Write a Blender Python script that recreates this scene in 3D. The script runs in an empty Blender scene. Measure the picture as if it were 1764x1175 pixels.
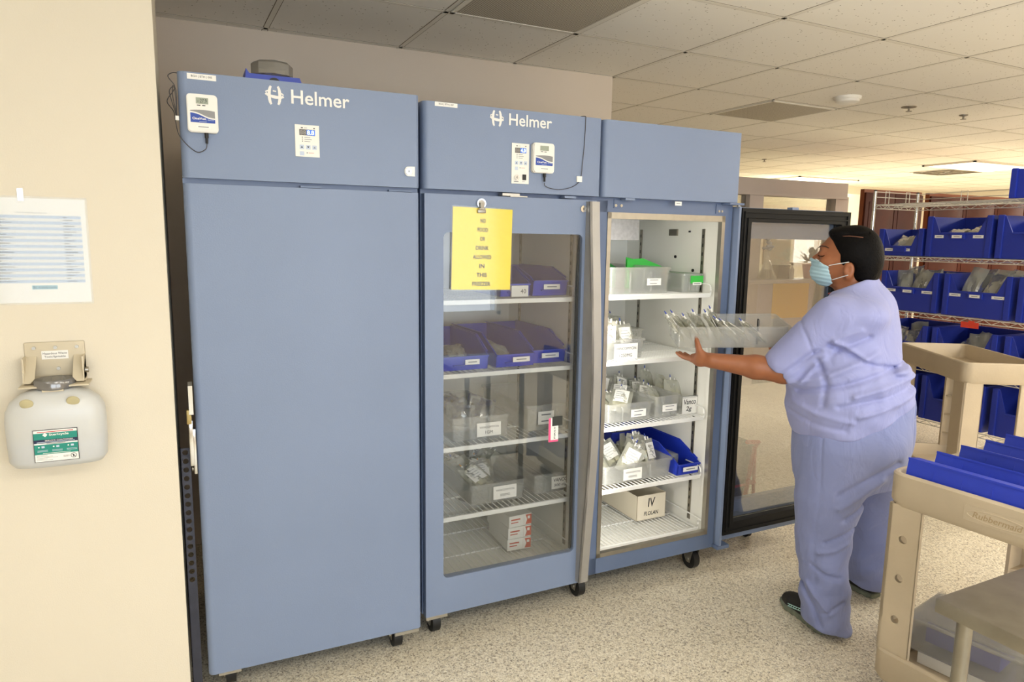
import bpy, bmesh, math, random
import numpy as np
from mathutils import Vector, Matrix
random.seed(7)
C = bpy.data.collections.new('Scene_objects'); bpy.context.scene.collection.children.link(C)
scn = bpy.context.scene
PI = math.pi
# ---------------- camera, world, exposure, large lights ----------------
cam_d = bpy.data.cameras.new('camera'); cam = bpy.data.objects.new('camera', cam_d); C.objects.link(cam)
cam_d.sensor_width = 36; cam_d.lens = 36*1197.06/1764; cam_d.clip_start = .05; cam_d.clip_end = 60
def cam_matrix(px, py, pz, yaw, pitch, roll):
    f = Vector((math.sin(yaw)*math.cos(pitch), math.cos(yaw)*math.cos(pitch), -math.sin(pitch)))
    r = Vector((math.cos(yaw), -math.sin(yaw), 0)); u = r.cross(f)
    r2 = r*math.cos(roll)+u*math.sin(roll); u2 = -r*math.sin(roll)+u*math.cos(roll)
    m = Matrix((r2, u2, -f)).transposed().to_4x4(); m.translation = (px, py, pz); return m
cam.matrix_world = cam_matrix(-.0015, -2.3067, 1.5446, .4377, .14626, .014568)
scn.camera = cam
scn.view_settings.view_transform = 'Standard'; scn.view_settings.look = 'None'
scn.view_settings.gamma = 1; scn.view_settings.use_curve_mapping = False
scn.view_settings.exposure = -.72
scn.cycles.transparent_max_bounces = 40
w = bpy.data.worlds.new('sky'); scn.world = w; w.use_nodes = True
w.node_tree.nodes['Background'].inputs[0].default_value = (.80, .90, 1, 1); w.node_tree.nodes['Background'].inputs[1].default_value = 6
ZC = 2.507
def area(name, loc, rot, sx, sy, power, col):
    l = bpy.data.lights.new(name, 'AREA'); l.shape = 'RECTANGLE'; l.size = sx; l.size_y = sy; l.energy = power; l.color = col
    o = bpy.data.objects.new(name, l); C.objects.link(o); o.location = loc; o.rotation_euler = rot; return o
WARM = (1, .94, .84)
NEUT = (1, .96, .91)
# daylight coming in through the two windows behind the photographer
area('window_daylight', (1.0, -5.25, 1.45), (PI/2, 0, 0), 5.0, 1.6, 85, (.95, .97, 1))
area('window_daylight', (8.75, 5.9, 1.55), (-PI/2, 0, 0), 1.2, .9, 60, (1, .97, .88))
# added unseen flash near the camera, turned up to brighten the ceiling
fl_ = bpy.data.lights.new('added_bounce_flash', 'SPOT'); fl_.energy = 180; fl_.spot_size = math.radians(118); fl_.spot_blend = .9; fl_.shadow_soft_size = .06; fl_.color = (1, .97, .93)
flo = bpy.data.objects.new('added_bounce_flash', fl_); C.objects.link(flo); flo.location = (.15, -2.35, 1.72)
flo.rotation_euler = (Vector((2.0, .7, 1.9))).to_track_quat('-Z', 'Y').to_euler()
# ceiling troffers: (x, y, power) ; the first two are in the picture, the rest added for light
LIGHTS = [(8.85, 3.18, 140, WARM), (8.75, 5.62, 130, WARM), (.55, -2.95, 26, NEUT), (-1.9, -2.6, 12, NEUT), (2.6, -3.0, 40, NEUT), (5.3, -1.6, 85, WARM),
          (8.0, -.3, 190, WARM), (11.2, 2.0, 220, WARM), (5.0, -3.6, 70, WARM)]
for k, (x, y, p, c) in enumerate(LIGHTS):
    area('troffer_light', (x, y, ZC-.03), (0, 0, 0), 1.15, .56, p, c)

# ---------------- helpers ----------------
MATS = {}
def lin(c):
    return tuple(((v/255)/12.92 if v/255 <= .04045 else (((v/255)+.055)/1.055)**2.4) for v in c)
def mat(name, rgb, rough=.5, metal=0, var=.0, vs=8, bump=0, bs=40, spec=.5, emit=None, coat=0, sub=0):
    if name in MATS: return MATS[name]
    m = bpy.data.materials.new(name); m.use_nodes = True; nt = m.node_tree; b = nt.nodes['Principled BSDF']
    c = lin(rgb)
    b.inputs['Base Color'].default_value = (*c, 1); b.inputs['Roughness'].default_value = rough; b.inputs['Metallic'].default_value = metal
    b.inputs['Specular IOR Level'].default_value = spec
    if coat: b.inputs['Coat Weight'].default_value = coat; b.inputs['Coat Roughness'].default_value = .25
    if sub:
        b.inputs['Subsurface Weight'].default_value = sub; b.inputs['Subsurface Radius'].default_value = (.02, .008, .004); b.inputs['Subsurface Scale'].default_value = .3
    tc = nt.nodes.new('ShaderNodeTexCoord')
    if var:
        n = nt.nodes.new('ShaderNodeTexNoise'); n.inputs['Scale'].default_value = vs; n.inputs['Detail'].default_value = 5
        nt.links.new(tc.outputs['Object'], n.inputs['Vector'])
        r = nt.nodes.new('ShaderNodeValToRGB'); r.color_ramp.elements[0].position = .3; r.color_ramp.elements[1].position = .7
        r.color_ramp.elements[0].color = (*[v*(1-var) for v in c], 1); r.color_ramp.elements[1].color = (*[min(1, v*(1+var)) for v in c], 1)
        nt.links.new(n.outputs['Fac'], r.inputs['Fac']); nt.links.new(r.outputs['Color'], b.inputs['Base Color'])
    if bump:
        n2 = nt.nodes.new('ShaderNodeTexNoise'); n2.inputs['Scale'].default_value = bs; n2.inputs['Detail'].default_value = 4
        nt.links.new(tc.outputs['Object'], n2.inputs['Vector'])
        bp = nt.nodes.new('ShaderNodeBump'); bp.inputs['Strength'].default_value = bump; bp.inputs['Distance'].default_value = .01
        nt.links.new(n2.outputs['Fac'], bp.inputs['Height']); nt.links.new(bp.outputs['Normal'], b.inputs['Normal'])
    if emit:
        b.inputs['Emission Color'].default_value = (*lin(rgb), 1); b.inputs['Emission Strength'].default_value = emit
    MATS[name] = m; return m
def clearmat(name, rgb, transp, rough=.2, gloss=.12, body=.3):
    """thin clear sheet: mix of see-through, milky body and gloss"""
    if name in MATS: return MATS[name]
    m = bpy.data.materials.new(name); m.use_nodes = True; nt = m.node_tree; nt.nodes.clear()
    out = nt.nodes.new('ShaderNodeOutputMaterial'); tr = nt.nodes.new('ShaderNodeBsdfTransparent')
    df = nt.nodes.new('ShaderNodeBsdfDiffuse'); tl = nt.nodes.new('ShaderNodeBsdfTranslucent'); gl = nt.nodes.new('ShaderNodeBsdfGlossy')
    c = lin(rgb); tr.inputs[0].default_value = (*[v**.15 for v in c], 1); df.inputs[0].default_value = (*c, 1); tl.inputs[0].default_value = (*c, 1)
    gl.inputs['Roughness'].default_value = rough
    a = nt.nodes.new('ShaderNodeMixShader'); a.inputs[0].default_value = body; nt.links.new(df.outputs[0], a.inputs[1]); nt.links.new(tl.outputs[0], a.inputs[2])
    b = nt.nodes.new('ShaderNodeMixShader'); b.inputs[0].default_value = transp; nt.links.new(a.outputs[0], b.inputs[1]); nt.links.new(tr.outputs[0], b.inputs[2])
    fr = nt.nodes.new('ShaderNodeLayerWeight'); fr.inputs['Blend'].default_value = .35
    mu = nt.nodes.new('ShaderNodeMath'); mu.operation = 'MULTIPLY_ADD'; mu.inputs[1].default_value = .5; mu.inputs[2].default_value = gloss
    nt.links.new(fr.outputs['Fresnel'], mu.inputs[0]); mu.use_clamp = True
    d = nt.nodes.new('ShaderNodeMixShader'); nt.links.new(mu.outputs[0], d.inputs[0]); nt.links.new(b.outputs[0], d.inputs[1]); nt.links.new(gl.outputs[0], d.inputs[2])
    nt.links.new(d.outputs[0], out.inputs[0]); MATS[name] = m; return m

BLUE = mat('blue_grey_powder_coat', (124, 139, 167), .42, 0, .03, 3, .05, 220)
BLUED = mat('blue_grey_frame', (100, 116, 146), .4, 0, .04, 6)
CREAM = mat('cream_wall_paint', (225, 216, 197), .75, 0, .015, 2, .08, 260)
BEIGEW = mat('beige_wall_paint', (222, 208, 190), .8, 0, .02, 2, .08, 260)
LINER = mat('white_liner', (240, 239, 232), .45, 0, .01, 4)
WHITE = mat('white_coated_wire', (240, 240, 236), .35)
WPLAS = mat('white_plastic', (238, 236, 228), .4)
PAPER = mat('white_paper', (244, 242, 236), .7)
STEEL = mat('brushed_steel', (176, 172, 162), .33, .9, .06, 30)
STEELD = mat('worn_stainless_steel', (150, 145, 134), .38, .9, .12, 14)
CHROME = mat('chrome', (215, 216, 215), .14, 1)
HANDLE = mat('satin_aluminium', (170, 167, 162), .42, .45, .03, 20)
BLACK = mat('black_rubber', (26, 26, 27), .5, 0, .2, 20)
GASK = mat('black_gasket', (17, 17, 17), .6, 0, .1, 12, spec=.3)
INK = mat('black_ink', (38, 38, 42), .6)
GINK = mat('grey_ink', (120, 122, 128), .6)
LOGOW = mat('logo_white', (240, 238, 232), .5)
BBIN = mat('blue_bin_plastic', (38, 62, 190), .36, 0, .06, 5)
BBIN2 = mat('deep_blue_bin_plastic', (36, 56, 165), .4, 0, .06, 5)
BEIGE = mat('tan_structural_plastic', (196, 180, 154), .5, 0, .07, 5, .08, 90)
GREEN = mat('bright_green_paper', (60, 190, 70), .6)
YEL = mat('yellow_paper', (250, 226, 60), .5, coat=.15)
YEL2 = mat('golden_yellow_paper', (238, 190, 30), .6)
PINK = mat('pink_tape', (240, 90, 140), .5)
RED = mat('red_enamel', (176, 32, 36), .35)
TEAL = mat('teal_print', (28, 140, 124), .5)
NAVY = mat('navy_print', (24, 34, 70), .5)
RBLUE = mat('royal_blue_print', (40, 72, 165), .5)
LBLUE = mat('pale_blue_print', (196, 208, 226), .6)
GREYP = mat('grey_print', (140, 140, 140), .5)
CLEAR = clearmat('clear_frosted_plastic', (238, 239, 235), .76, .18, .035)
POUCH = clearmat('clear_pouch_film', (232, 232, 218), .58, .15, .05)
WRAP = clearmat('crinkled_clear_wrap', (220, 224, 224), .66, .15, .12)
GLASS = clearmat('pane_glass', (210, 215, 215), .992, .0, .03)
SKINF = None
WOOD = mat('dark_red_wood', (70, 27, 15), .5, 0, .3, 3, spec=.2)

def setp(o, label=None, cat=None, group=None, kind=None):
    if label: o['label'] = label
    if cat: o['category'] = cat
    if group: o['group'] = group
    if kind: o['kind'] = kind
    return o
def thing(name, label, cat, loc=(0, 0, 0), rotz=0, group=None):
    o = bpy.data.objects.new(name, None); C.objects.link(o); o.empty_display_size = .05
    o.location = loc; o.rotation_euler = (0, 0, rotz); return setp(o, label, cat, group)
class MB:
    def __init__(s): s.bm = bmesh.new(); s.mats = []
    def mi(s, m):
        if m not in s.mats: s.mats.append(m)
        return s.mats.index(m)
    def _fin(s, faces, m, verts=None, M=None):
        i = s.mi(m)
        for f in faces: f.material_index = i
        if M is not None:
            vs = verts if verts is not None else {v for f in faces for v in f.verts}
            for v in vs: v.co = M @ v.co
    def box(s, x0, x1, y0, y1, z0, z1, m, bev=0, M=None, seg=2):
        bm = s.bm
        vs = [bm.verts.new((x, y, z)) for x in (x0, x1) for y in (y0, y1) for z in (z0, z1)]
        fs = [bm.faces.new([vs[i] for i in q]) for q in ((0, 1, 3, 2), (4, 6, 7, 5), (0, 4, 5, 1), (2, 3, 7, 6), (0, 2, 6, 4), (1, 5, 7, 3))]
        if bev:
            es = list({e for f in fs for e in f.edges})
            i = s.mi(m)
            for f in fs: f.material_index = i
            r = bmesh.ops.bevel(bm, geom=es, offset=bev, segments=seg, affect='EDGES', profile=.6)
            fset = set(r['faces'])
            for v in list(r['verts']): fset |= set(v.link_faces)
            fs = [f for f in fset if f.is_valid]
        s._fin(fs, m, None, M); return s
    def prism(s, pts, ext, m, M=None):
        """pts: list of 3D points (planar polygon), ext: extrusion vector"""
        bm = s.bm; e = Vector(ext)
        a = [bm.verts.new(Vector(p)) for p in pts]; b = [bm.verts.new(Vector(p)+e) for p in pts]
        n = len(a); fs = [bm.faces.new(a), bm.faces.new(b[::-1])]
        for i in range(n): fs.append(bm.faces.new((a[i], b[i], b[(i+1) % n], a[(i+1) % n])))
        s._fin(fs, m, None, M); return s
    def poly(s, pts, m, M=None):
        f = s.bm.faces.new([s.bm.verts.new(Vector(p)) for p in pts]); s._fin([f], m, None, M); return s
    def tube(s, pts, r, m, seg=8, closed=False, radii=None, M=None):
        bm = s.bm; pts = [Vector(p) for p in pts]; n = len(pts); rings = []
        up = None
        for i, p in enumerate(pts):
            if closed: t = pts[(i+1) % n]-pts[i-1]
            else: t = pts[min(i+1, n-1)]-pts[max(i-1, 0)]
            t.normalize()
            if up is None: up = Vector((0, 0, 1)) if abs(t.z) < .9 else Vector((1, 0, 0))
            a = t.cross(up)
            if a.length < 1e-4: a = t.cross(Vector((0, 1, 0)))
            a.normalize(); b = t.cross(a); up = -b if False else up
            rr = radii[i] if radii else r
            rings.append([bm.verts.new(p+(a*math.cos(2*PI*k/seg)+b*math.sin(2*PI*k/seg))*rr) for k in range(seg)])
        fs = []
        for i in range(n if closed else n-1):
            A, B = rings[i], rings[(i+1) % n]
            for k in range(seg): fs.append(bm.faces.new((A[k], A[(k+1) % seg], B[(k+1) % seg], B[k])))
        if not closed: fs.append(bm.faces.new(rings[0][::-1])); fs.append(bm.faces.new(rings[-1]))
        s._fin(fs, m, None, M); return s
    def cyl(s, p0, p1, r, m, seg=16, r1=None, M=None):
        return s.tube([p0, p1], r, m, seg, radii=[r, r if r1 is None else r1], M=M)
    def lathe(s, prof, m, c=(0, 0, 0), seg=20, M=None, cap=True):
        bm = s.bm; rings = []
        for (r, z) in prof:
            rings.append([bm.verts.new((c[0]+r*math.cos(2*PI*k/seg), c[1]+r*math.sin(2*PI*k/seg), c[2]+z)) for k in range(seg)])
        fs = []
        for A, B in zip(rings, rings[1:]):
            for k in range(seg): fs.append(bm.faces.new((A[k], A[(k+1) % seg], B[(k+1) % seg], B[k])))
        if cap: fs.append(bm.faces.new(rings[0][::-1])); fs.append(bm.faces.new(rings[-1]))
        s._fin(fs, m, None, M); return s
    def disc(s, c, r, n, m, seg=20):
        c = Vector(c); q = Vector(n).to_track_quat('Z', 'Y')
        return s.poly([c+q@Vector((r*math.cos(2*PI*k/seg), r*math.sin(2*PI*k/seg), 0)) for k in range(seg)], m)
    def mesh(s, me, m, M):
        i = s.mi(m); vs = [s.bm.verts.new(M@v.co) for v in me.vertices]
        for p in me.polygons:
            try: f = s.bm.faces.new([vs[k] for k in p.vertices]); f.material_index = i
            except ValueError: pass
        return s
    def build(s, name, parent=None, loc=None, rotz=0, smooth=35, recalc=True, label=None):
        if recalc: bmesh.ops.recalc_face_normals(s.bm, faces=s.bm.faces[:])
        me = bpy.data.meshes.new(name); s.bm.to_mesh(me); s.bm.free()
        for m in s.mats: me.materials.append(m)
        if smooth:
            me.polygons.foreach_set('use_smooth', [True]*len(me.polygons)); me.set_sharp_from_angle(angle=math.radians(smooth))
        o = bpy.data.objects.new(name, me); C.objects.link(o)
        if parent: o.parent = parent
        if loc is not None: o.location = loc
        if rotz: o.rotation_euler = (0, 0, rotz)
        if label: o['label'] = label
        return o
TXT = {}
def textmesh(t, bold=0, shear=0, space=1):
    k = (t, bold, shear, space)
    if k in TXT: return TXT[k]
    cu = bpy.data.curves.new('t', 'FONT'); cu.body = t; cu.size = 1; cu.align_x = 'CENTER'; cu.align_y = 'CENTER'; cu.offset = bold; cu.shear = shear; cu.resolution_u = 3; cu.space_character = space
    ob = bpy.data.objects.new('t', cu); scn.collection.objects.link(ob)
    me = bpy.data.meshes.new_from_object(ob.evaluated_get(bpy.context.evaluated_depsgraph_get()))
    scn.collection.objects.unlink(ob); bpy.data.objects.remove(ob)
    xs = [v.co.x for v in me.vertices] or [0]; ys = [v.co.y for v in me.vertices] or [0]
    cx, cy = (min(xs)+max(xs))/2, (min(ys)+max(ys))/2
    for v in me.vertices: v.co.x -= cx; v.co.y -= cy
    TXT[k] = (me, max(xs)-min(xs), max(ys)-min(ys)); return TXT[k]
def put_text(mb, t, cx, y, cz, w, m=None, h=None, bold=0, shear=0, M=None, tilt=0):
    """text facing -y, centred at (cx, y, cz), total width w (and height h)"""
    me, tw, th = textmesh(t, bold, shear)
    sx = w/tw; sz = (h/th) if h else sx
    T = Matrix.Translation((cx, y, cz)) @ Matrix.Rotation(tilt, 4, 'Y') @ Matrix.Rotation(PI/2, 4, 'X') @ Matrix.Diagonal((sx, sz, 1, 1))
    if M is not None: T = M @ T
    mb.mesh(me, m or INK, T)
def label_plate(parent, x0, x1, z0, z1, y, lines=(), name='label', bg=None, m=None, th=.0012, hand=False, bars=0, lab=None):
    """paper label on a -y facing surface; lines = [(text, relx, relz, relw)]"""
    b = MB(); b.box(x0, x1, y-th, y, z0, z1, bg or PAPER)
    W, H = x1-x0, z1-z0
    for l in lines:
        t, rx, rz, rw = l[:4]
        put_text(b, t, x0+W*rx, y-th-.0005, z0+H*rz, W*rw, m or INK, h=(H*l[4] if len(l) > 4 else None), bold=.012 if hand else .0, shear=.15 if hand else 0)
    for k in range(bars):
        zz = z0+H*(.75-.5*k/max(1, bars-1 if bars > 1 else 1)) if bars > 1 else z0+H*.5
        b.box(x0+W*.2, x1-W*(.2+.1*(k % 2)), y-th-.0006, y-th-.0002, zz-H*.05, zz+H*.05, GINK)
    o = b.build(name, parent, smooth=0)
    if lab: o['label'] = lab
    return o
def copy_tree(o, parent=None):
    c = o.copy(); C.objects.link(c)
    if parent: c.parent = parent
    for ch in list(o.children): copy_tree(ch, c)
    return c
# ---------------- the room ----------------
def struct(o): o['kind'] = 'structure'; return o
def floor_mat():
    m = bpy.data.materials.new('speckled_chip_floor'); m.use_nodes = True; nt = m.node_tree; b = nt.nodes['Principled BSDF']
    tc = nt.nodes.new('ShaderNodeTexCoord'); L = nt.links.new
    def vor(sc):
        v = nt.nodes.new('ShaderNodeTexVoronoi'); v.inputs['Scale'].default_value = sc; L(tc.outputs['Object'], v.inputs['Vector'])
        s = nt.nodes.new('ShaderNodeSeparateColor'); L(v.outputs['Color'], s.inputs[0]); return s.outputs[0]
    def ramp(src, stops):
        r = nt.nodes.new('ShaderNodeValToRGB'); r.color_ramp.interpolation = 'CONSTANT'; e = r.color_ramp.elements
        while len(e) < len(stops): e.new(.5)
        for i, (p, c) in enumerate(stops): e[i].position = p; e[i].color = (*lin(c), 1)
        L(src, r.inputs[0]); return r.outputs[0]
    a = ramp(vor(135), [(0, (128, 116, 98)), (.10, (222, 212, 190)), (.34, (244, 236, 216)), (.56, (204, 192, 166)), (.76, (230, 220, 196)), (.93, (164, 150, 126))])
    c = ramp(vor(260), [(0, (114, 104, 90)), (.10, (234, 226, 206)), (.42, (212, 200, 174)), (.66, (248, 242, 224)), (.88, (176, 162, 136))])
    mx = nt.nodes.new('ShaderNodeMix'); mx.data_type = 'RGBA'; mx.inputs[0].default_value = .5; L(a, mx.inputs[6]); L(c, mx.inputs[7])
    L(mx.outputs[2], b.inputs['Base Color']); b.inputs['Roughness'].default_value = .3; b.inputs['Specular IOR Level'].default_value = .45
    return m
def tile_mat():
    m = bpy.data.materials.new('mineral_ceiling_tile'); m.use_nodes = True; nt = m.node_tree; b = nt.nodes['Principled BSDF']; L = nt.links.new
    tc = nt.nodes.new('ShaderNodeTexCoord')
    n = nt.nodes.new('ShaderNodeTexVoronoi'); n.inputs['Scale'].default_value = 55; L(tc.outputs['Object'], n.inputs['Vector'])
    s = nt.nodes.new('ShaderNodeSeparateColor'); L(n.outputs['Color'], s.inputs[0])
    lt = nt.nodes.new('ShaderNodeMath'); lt.operation = 'LESS_THAN'; lt.inputs[1].default_value = .28; L(s.outputs[0], lt.inputs[0])
    l2 = nt.nodes.new('ShaderNodeMath'); l2.operation = 'LESS_THAN'; l2.inputs[1].default_value = .17; L(n.outputs['Distance'], l2.inputs[0])
    mu = nt.nodes.new('ShaderNodeMath'); mu.operation = 'MULTIPLY'; L(lt.outputs[0], mu.inputs[0]); L(l2.outputs[0], mu.inputs[1])
    mx = nt.nodes.new('ShaderNodeMix'); mx.data_type = 'RGBA'; L(mu.outputs[0], mx.inputs[0])
    mx.inputs[6].default_value = (*lin((244, 240, 230)), 1); mx.inputs[7].default_value = (*lin((150, 138, 116)), 1)
    L(mx.outputs[2], b.inputs['Base Color']); b.inputs['Roughness'].default_value = .9
    return m
CEILG = mat('ceiling_grid_paint', (234, 229, 216), .6)
struct(MB().box(-4, 13, -5.2, 9.5, -.1, 0, floor_mat()).build('floor', smooth=0))
struct(MB().box(-4, 13, -5.2, 9.5, ZC, ZC+.1, tile_mat()).build('ceiling', smooth=0))
# the cream wall stub beside the freezer, the wall behind the appliances
struct(MB().box(-4, -.055, 0, .45, 0, ZC, CREAM).build('wall_left', smooth=0))
struct(MB().box(-4, 2.35, 1.36, 9.4, 0, ZC, BEIGEW).build('wall_back', smooth=0))
struct(MB().box(-4, -.075, .45, 1.36, 0, ZC, BEIGEW).build('wall_alcove', smooth=0))
struct(MB().box(9.9, 13, 6.2, 6.4, 0, ZC, CREAM).box(2.35, 9.9, 7.9, 8.1, 0, ZC, CREAM).box(9.9, 10.0, 6.4, 8.1, 0, ZC, CREAM).build('wall_far', smooth=0))
struct(MB().box(12.8, 12.95, -5.2, 6.4, 0, ZC, CREAM).build('wall_right', smooth=0))
struct(MB().box(-4, -3.85, -5.2, .1, 0, ZC, CREAM).build('wall_side', smooth=0))
wb = MB()
for x0, x1, z0, z1 in ((-4, -1.55, 0, ZC), (3.53, 13, 0, ZC), (-1.55, 3.53, 0, .65), (-1.55, 3.53, 2.25, ZC), (.9, 1.15, .65, 2.25)):
    wb.box(x0, x1, -5.12, -5.0, z0, z1, BEIGEW)
struct(wb.build('wall_rear', smooth=0))
def window(name, x0, x1, z0, z1, y):
    b = MB()
    for q in ((x0, x0+.05, z0, z1), (x1-.05, x1, z0, z1), (x0, x1, z0, z0+.05), (x0, x1, z1-.05, z1), ((x0+x1)/2-.02, (x0+x1)/2+.02, z0, z1)):
        b.box(q[0], q[1], y-.03, y+.03, q[2], q[3], WPLAS)
    struct(b.build(name, smooth=0))
window('window_1', -1.55, .9, .65, 2.25, -5.05); window('window_2', 1.15, 3.53, .65, 2.25, -5.05); window('window_3', 8.2, 9.3, 1.2, 1.95, 5.44)
struct(MB().box(2.35, 2.36, 1.36, 7.9, 0, .12, GASK).build('baseboard_back', smooth=0))
# suspended ceiling grid
gx, gy, gyaw, sx, sy = 1.741, .0682, .0287, .6573, .6425
cg, sg = math.cos(gyaw), math.sin(gyaw)
def G(i, j): return (gx+i*sx*cg-j*sy*sg, gy+i*sx*sg+j*sy*cg)
g = MB()
def bar(p, q, wdt=.011):
    p, q = Vector((*p, 0)), Vector((*q, 0)); t = (q-p).normalized(); n = Vector((-t.y, t.x, 0))*wdt
    g.prism([(*(p+n).xy, ZC-.0015), (*(q+n).xy, ZC-.0015), (*(q-n).xy, ZC-.0015), (*(p-n).xy, ZC-.0015)], (0, 0, .0015), CEILG)
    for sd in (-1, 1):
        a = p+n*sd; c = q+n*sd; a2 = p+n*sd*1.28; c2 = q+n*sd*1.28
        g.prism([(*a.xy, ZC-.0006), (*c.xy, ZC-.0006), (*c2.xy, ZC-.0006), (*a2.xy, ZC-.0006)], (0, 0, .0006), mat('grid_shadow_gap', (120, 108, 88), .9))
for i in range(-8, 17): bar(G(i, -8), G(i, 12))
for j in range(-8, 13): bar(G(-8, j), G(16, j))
struct(g.build('trim_1', smooth=0))
# wall edge strip
# ceiling fittings
def cell(i, j): # corners of the tile from grid node (i, j) to (i+1, j+1)
    return [G(i, j), G(i+1, j), G(i+1, j+1), G(i, j+1)]
def vent(i, j, label, perforated=True, m=None):
    q = cell(i, j); c = (sum(p[0] for p in q)/4, sum(p[1] for p in q)/4)
    t = thing('ceiling_vent', label, 'vent', (c[0], c[1], ZC-.004), gyaw, )
    a = sx/2-.012; b_ = sy/2-.012
    fr = MB()
    for k in (0, 1):
        fr.box(-a, a, (b_-.018) if k else -b_, b_ if k else -b_+.018, -.004, .002, CEILG); fr.box((a-.018) if k else -a, a if k else -a+.018, -b_, b_, -.004, .002, CEILG)
    fr.build('frame', t, smooth=0)
    if perforated:
        mm = bpy.data.materials.get('perforated_vent_sheet')
        if not mm:
            mm = bpy.data.materials.new('perforated_vent_sheet'); mm.use_nodes = True; nt = mm.node_tree; bb = nt.nodes['Principled BSDF']
            tc = nt.nodes.new('ShaderNodeTexCoord'); mp = nt.nodes.new('ShaderNodeVectorMath'); mp.operation = 'SCALE'; mp.inputs['Scale'].default_value = 95
            fr_ = nt.nodes.new('ShaderNodeVectorMath'); fr_.operation = 'FRACTION'; sb = nt.nodes.new('ShaderNodeVectorMath'); sb.operation = 'SUBTRACT'; sb.inputs[1].default_value = (.5, .5, 0)
            ml = nt.nodes.new('ShaderNodeVectorMath'); ml.operation = 'MULTIPLY'; ml.inputs[1].default_value = (1, 1, 0)
            ln = nt.nodes.new('ShaderNodeVectorMath'); ln.operation = 'LENGTH'; lt = nt.nodes.new('ShaderNodeMath'); lt.operation = 'LESS_THAN'; lt.inputs[1].default_value = .33
            L = nt.links.new; L(tc.outputs['Object'], mp.inputs[0]); L(mp.outputs[0], fr_.inputs[0]); L(fr_.outputs[0], sb.inputs[0]); L(sb.outputs[0], ml.inputs[0]); L(ml.outputs[0], ln.inputs[0]); L(ln.outputs['Value'], lt.inputs[0])
            mx = nt.nodes.new('ShaderNodeMix'); mx.data_type = 'RGBA'; L(lt.outputs[0], mx.inputs[0]); mx.inputs[6].default_value = (*lin((196, 188, 170)), 1); mx.inputs[7].default_value = (*lin((96, 90, 78)), 1)
            L(mx.outputs[2], bb.inputs['Base Color'])
        MB().box(-a+.018, a-.018, -b_+.018, b_-.018, -.002, .002, mm).build('perforated_sheet', t, smooth=0)
    else:
        s_ = MB()
        for k in range(3):
            r = a*(.85-.27*k)
            for (dx, dy, hw, hh) in ((0, r, r, .03), (0, -r, r, .03), (r, 0, .03, r), (-r, 0, .03, r)):
                s_.box(dx-hw, dx+hw, dy-hh, dy+hh, -.012+.003*k, -.009+.003*k, m or CEILG)
        s_.build('louvre', t, smooth=0)
    return t
vent(-1, 0, 'grey perforated ceiling vent above the fridges, at the top edge of the picture')
vent(3, 2, 'ceiling vent panel with a dark smudged middle beyond the smoke detector', True)
vent(11, 5, 'dark square louvred ceiling vent just in front of the far right ceiling light', False, mat('dusty_vent', (120, 110, 94), .8))
# two troffers in view
def troffer(x, y, label, k):
    t = thing('ceiling_light', label, 'ceiling light', (x, y, ZC), 0)
    fr = MB()
    for a, b_, c, d in ((-.62, .62, -.32, -.295), (-.62, .62, .295, .32), (-.62, -.595, -.32, .32), (.595, .62, -.32, .32)): fr.box(a, b_, c, d, -.02, 0, CEILG)
    fr.build('frame', t, smooth=0)
    MB().box(-.595, .595, -.295, .295, -.012, -.002, mat('lit_diffuser', (255, 246, 226), .5, emit=6)).build('diffuser', t, smooth=0)
troffer(8.85, 3.18, 'bright rectangular ceiling light above the wire shelving', 0)
troffer(8.75, 5.62, 'bright rectangular ceiling light above the glazed partition', 1)
for k, (x, y, p, c) in enumerate(LIGHTS[2:]):  # fixtures for the added, unseen ceiling lights
    troffer(x, y, 'rectangular ceiling light outside the picture, added unseen to brighten the room', k)
for o in list(C.objects):
    if o.get('label', '').startswith('rectangular ceiling light outside'): o['group'] = 'added ceiling lights outside the picture'
t = thing('smoke_detector', 'white round smoke detector on the ceiling', 'smoke detector', (4.03, 1.11, ZC))
MB().lathe([(.085, 0), (.085, -.012), (.08, -.02)], WPLAS, seg=32).build('base', t); MB().lathe([(.075, -.02), (.072, -.034), (.05, -.044), (.0, -.046)], WPLAS, seg=32).build('cap', t)
def sprinkler(x, y, label, r):
    t = thing('sprinkler_head', label, 'sprinkler', (x, y, ZC))
    MB().lathe([(r, 0), (r*.95, -.006), (r*.5, -.01)], STEELD, seg=24).build('ring', t)
    MB().cyl((0, 0, -.008), (0, 0, -.03), .007, STEELD).lathe([(.02, -.03), (.02, -.033)], STEELD).build('deflector', t)
sprinkler(4.684, 1.14, 'round recessed sprinkler cover in the ceiling right of the smoke detector', .05)
sprinkler(5.314, 1.154, 'small metal sprinkler head, furthest right on the ceiling', .03)
sprinkler(6.181, 4.018, 'small metal sprinkler head on the far ceiling above the open door', .03)
# ---------- glazed nurse station partition at y = 3.4 ----------
PF = mat('grey_lilac_partition_frame', (186, 178, 174), .55, 0, .03, 4)
PL = mat('lilac_grey_laminate', (190, 184, 190), .6, 0, .03, 3)
t = thing('glazed_partition', 'grey framed glazed office partition with a counter, behind the open fridge door', 'partition', (0, 3.4, 0))
b = MB(); X0, X1, ZT = 2.4, 6.80, 2.21
b.box(X0, X1, -.05, .07, 2.06, ZT, PF); b.box(X0, X1, -.07, .09, 2.035, 2.06, PF)
for xx, ww in ((2.4, .1), (4.0, .1), (5.36, .19), (6.62, .2)): b.box(xx, xx+ww, -.054, .074, .0, 2.0605, PF)
b.build('frame', t, smooth=0)
MB().box(X0, X1, -.02, .06, 0.1, 1.12, PL).build('lower_panel', t, smooth=0)
MB().box(X0, X1, -.30, .35, 1.12, 1.16, mat('grey_counter', (168, 164, 164), .4, 0, .08, 12), .004).build('sill', t) if False else None
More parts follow.
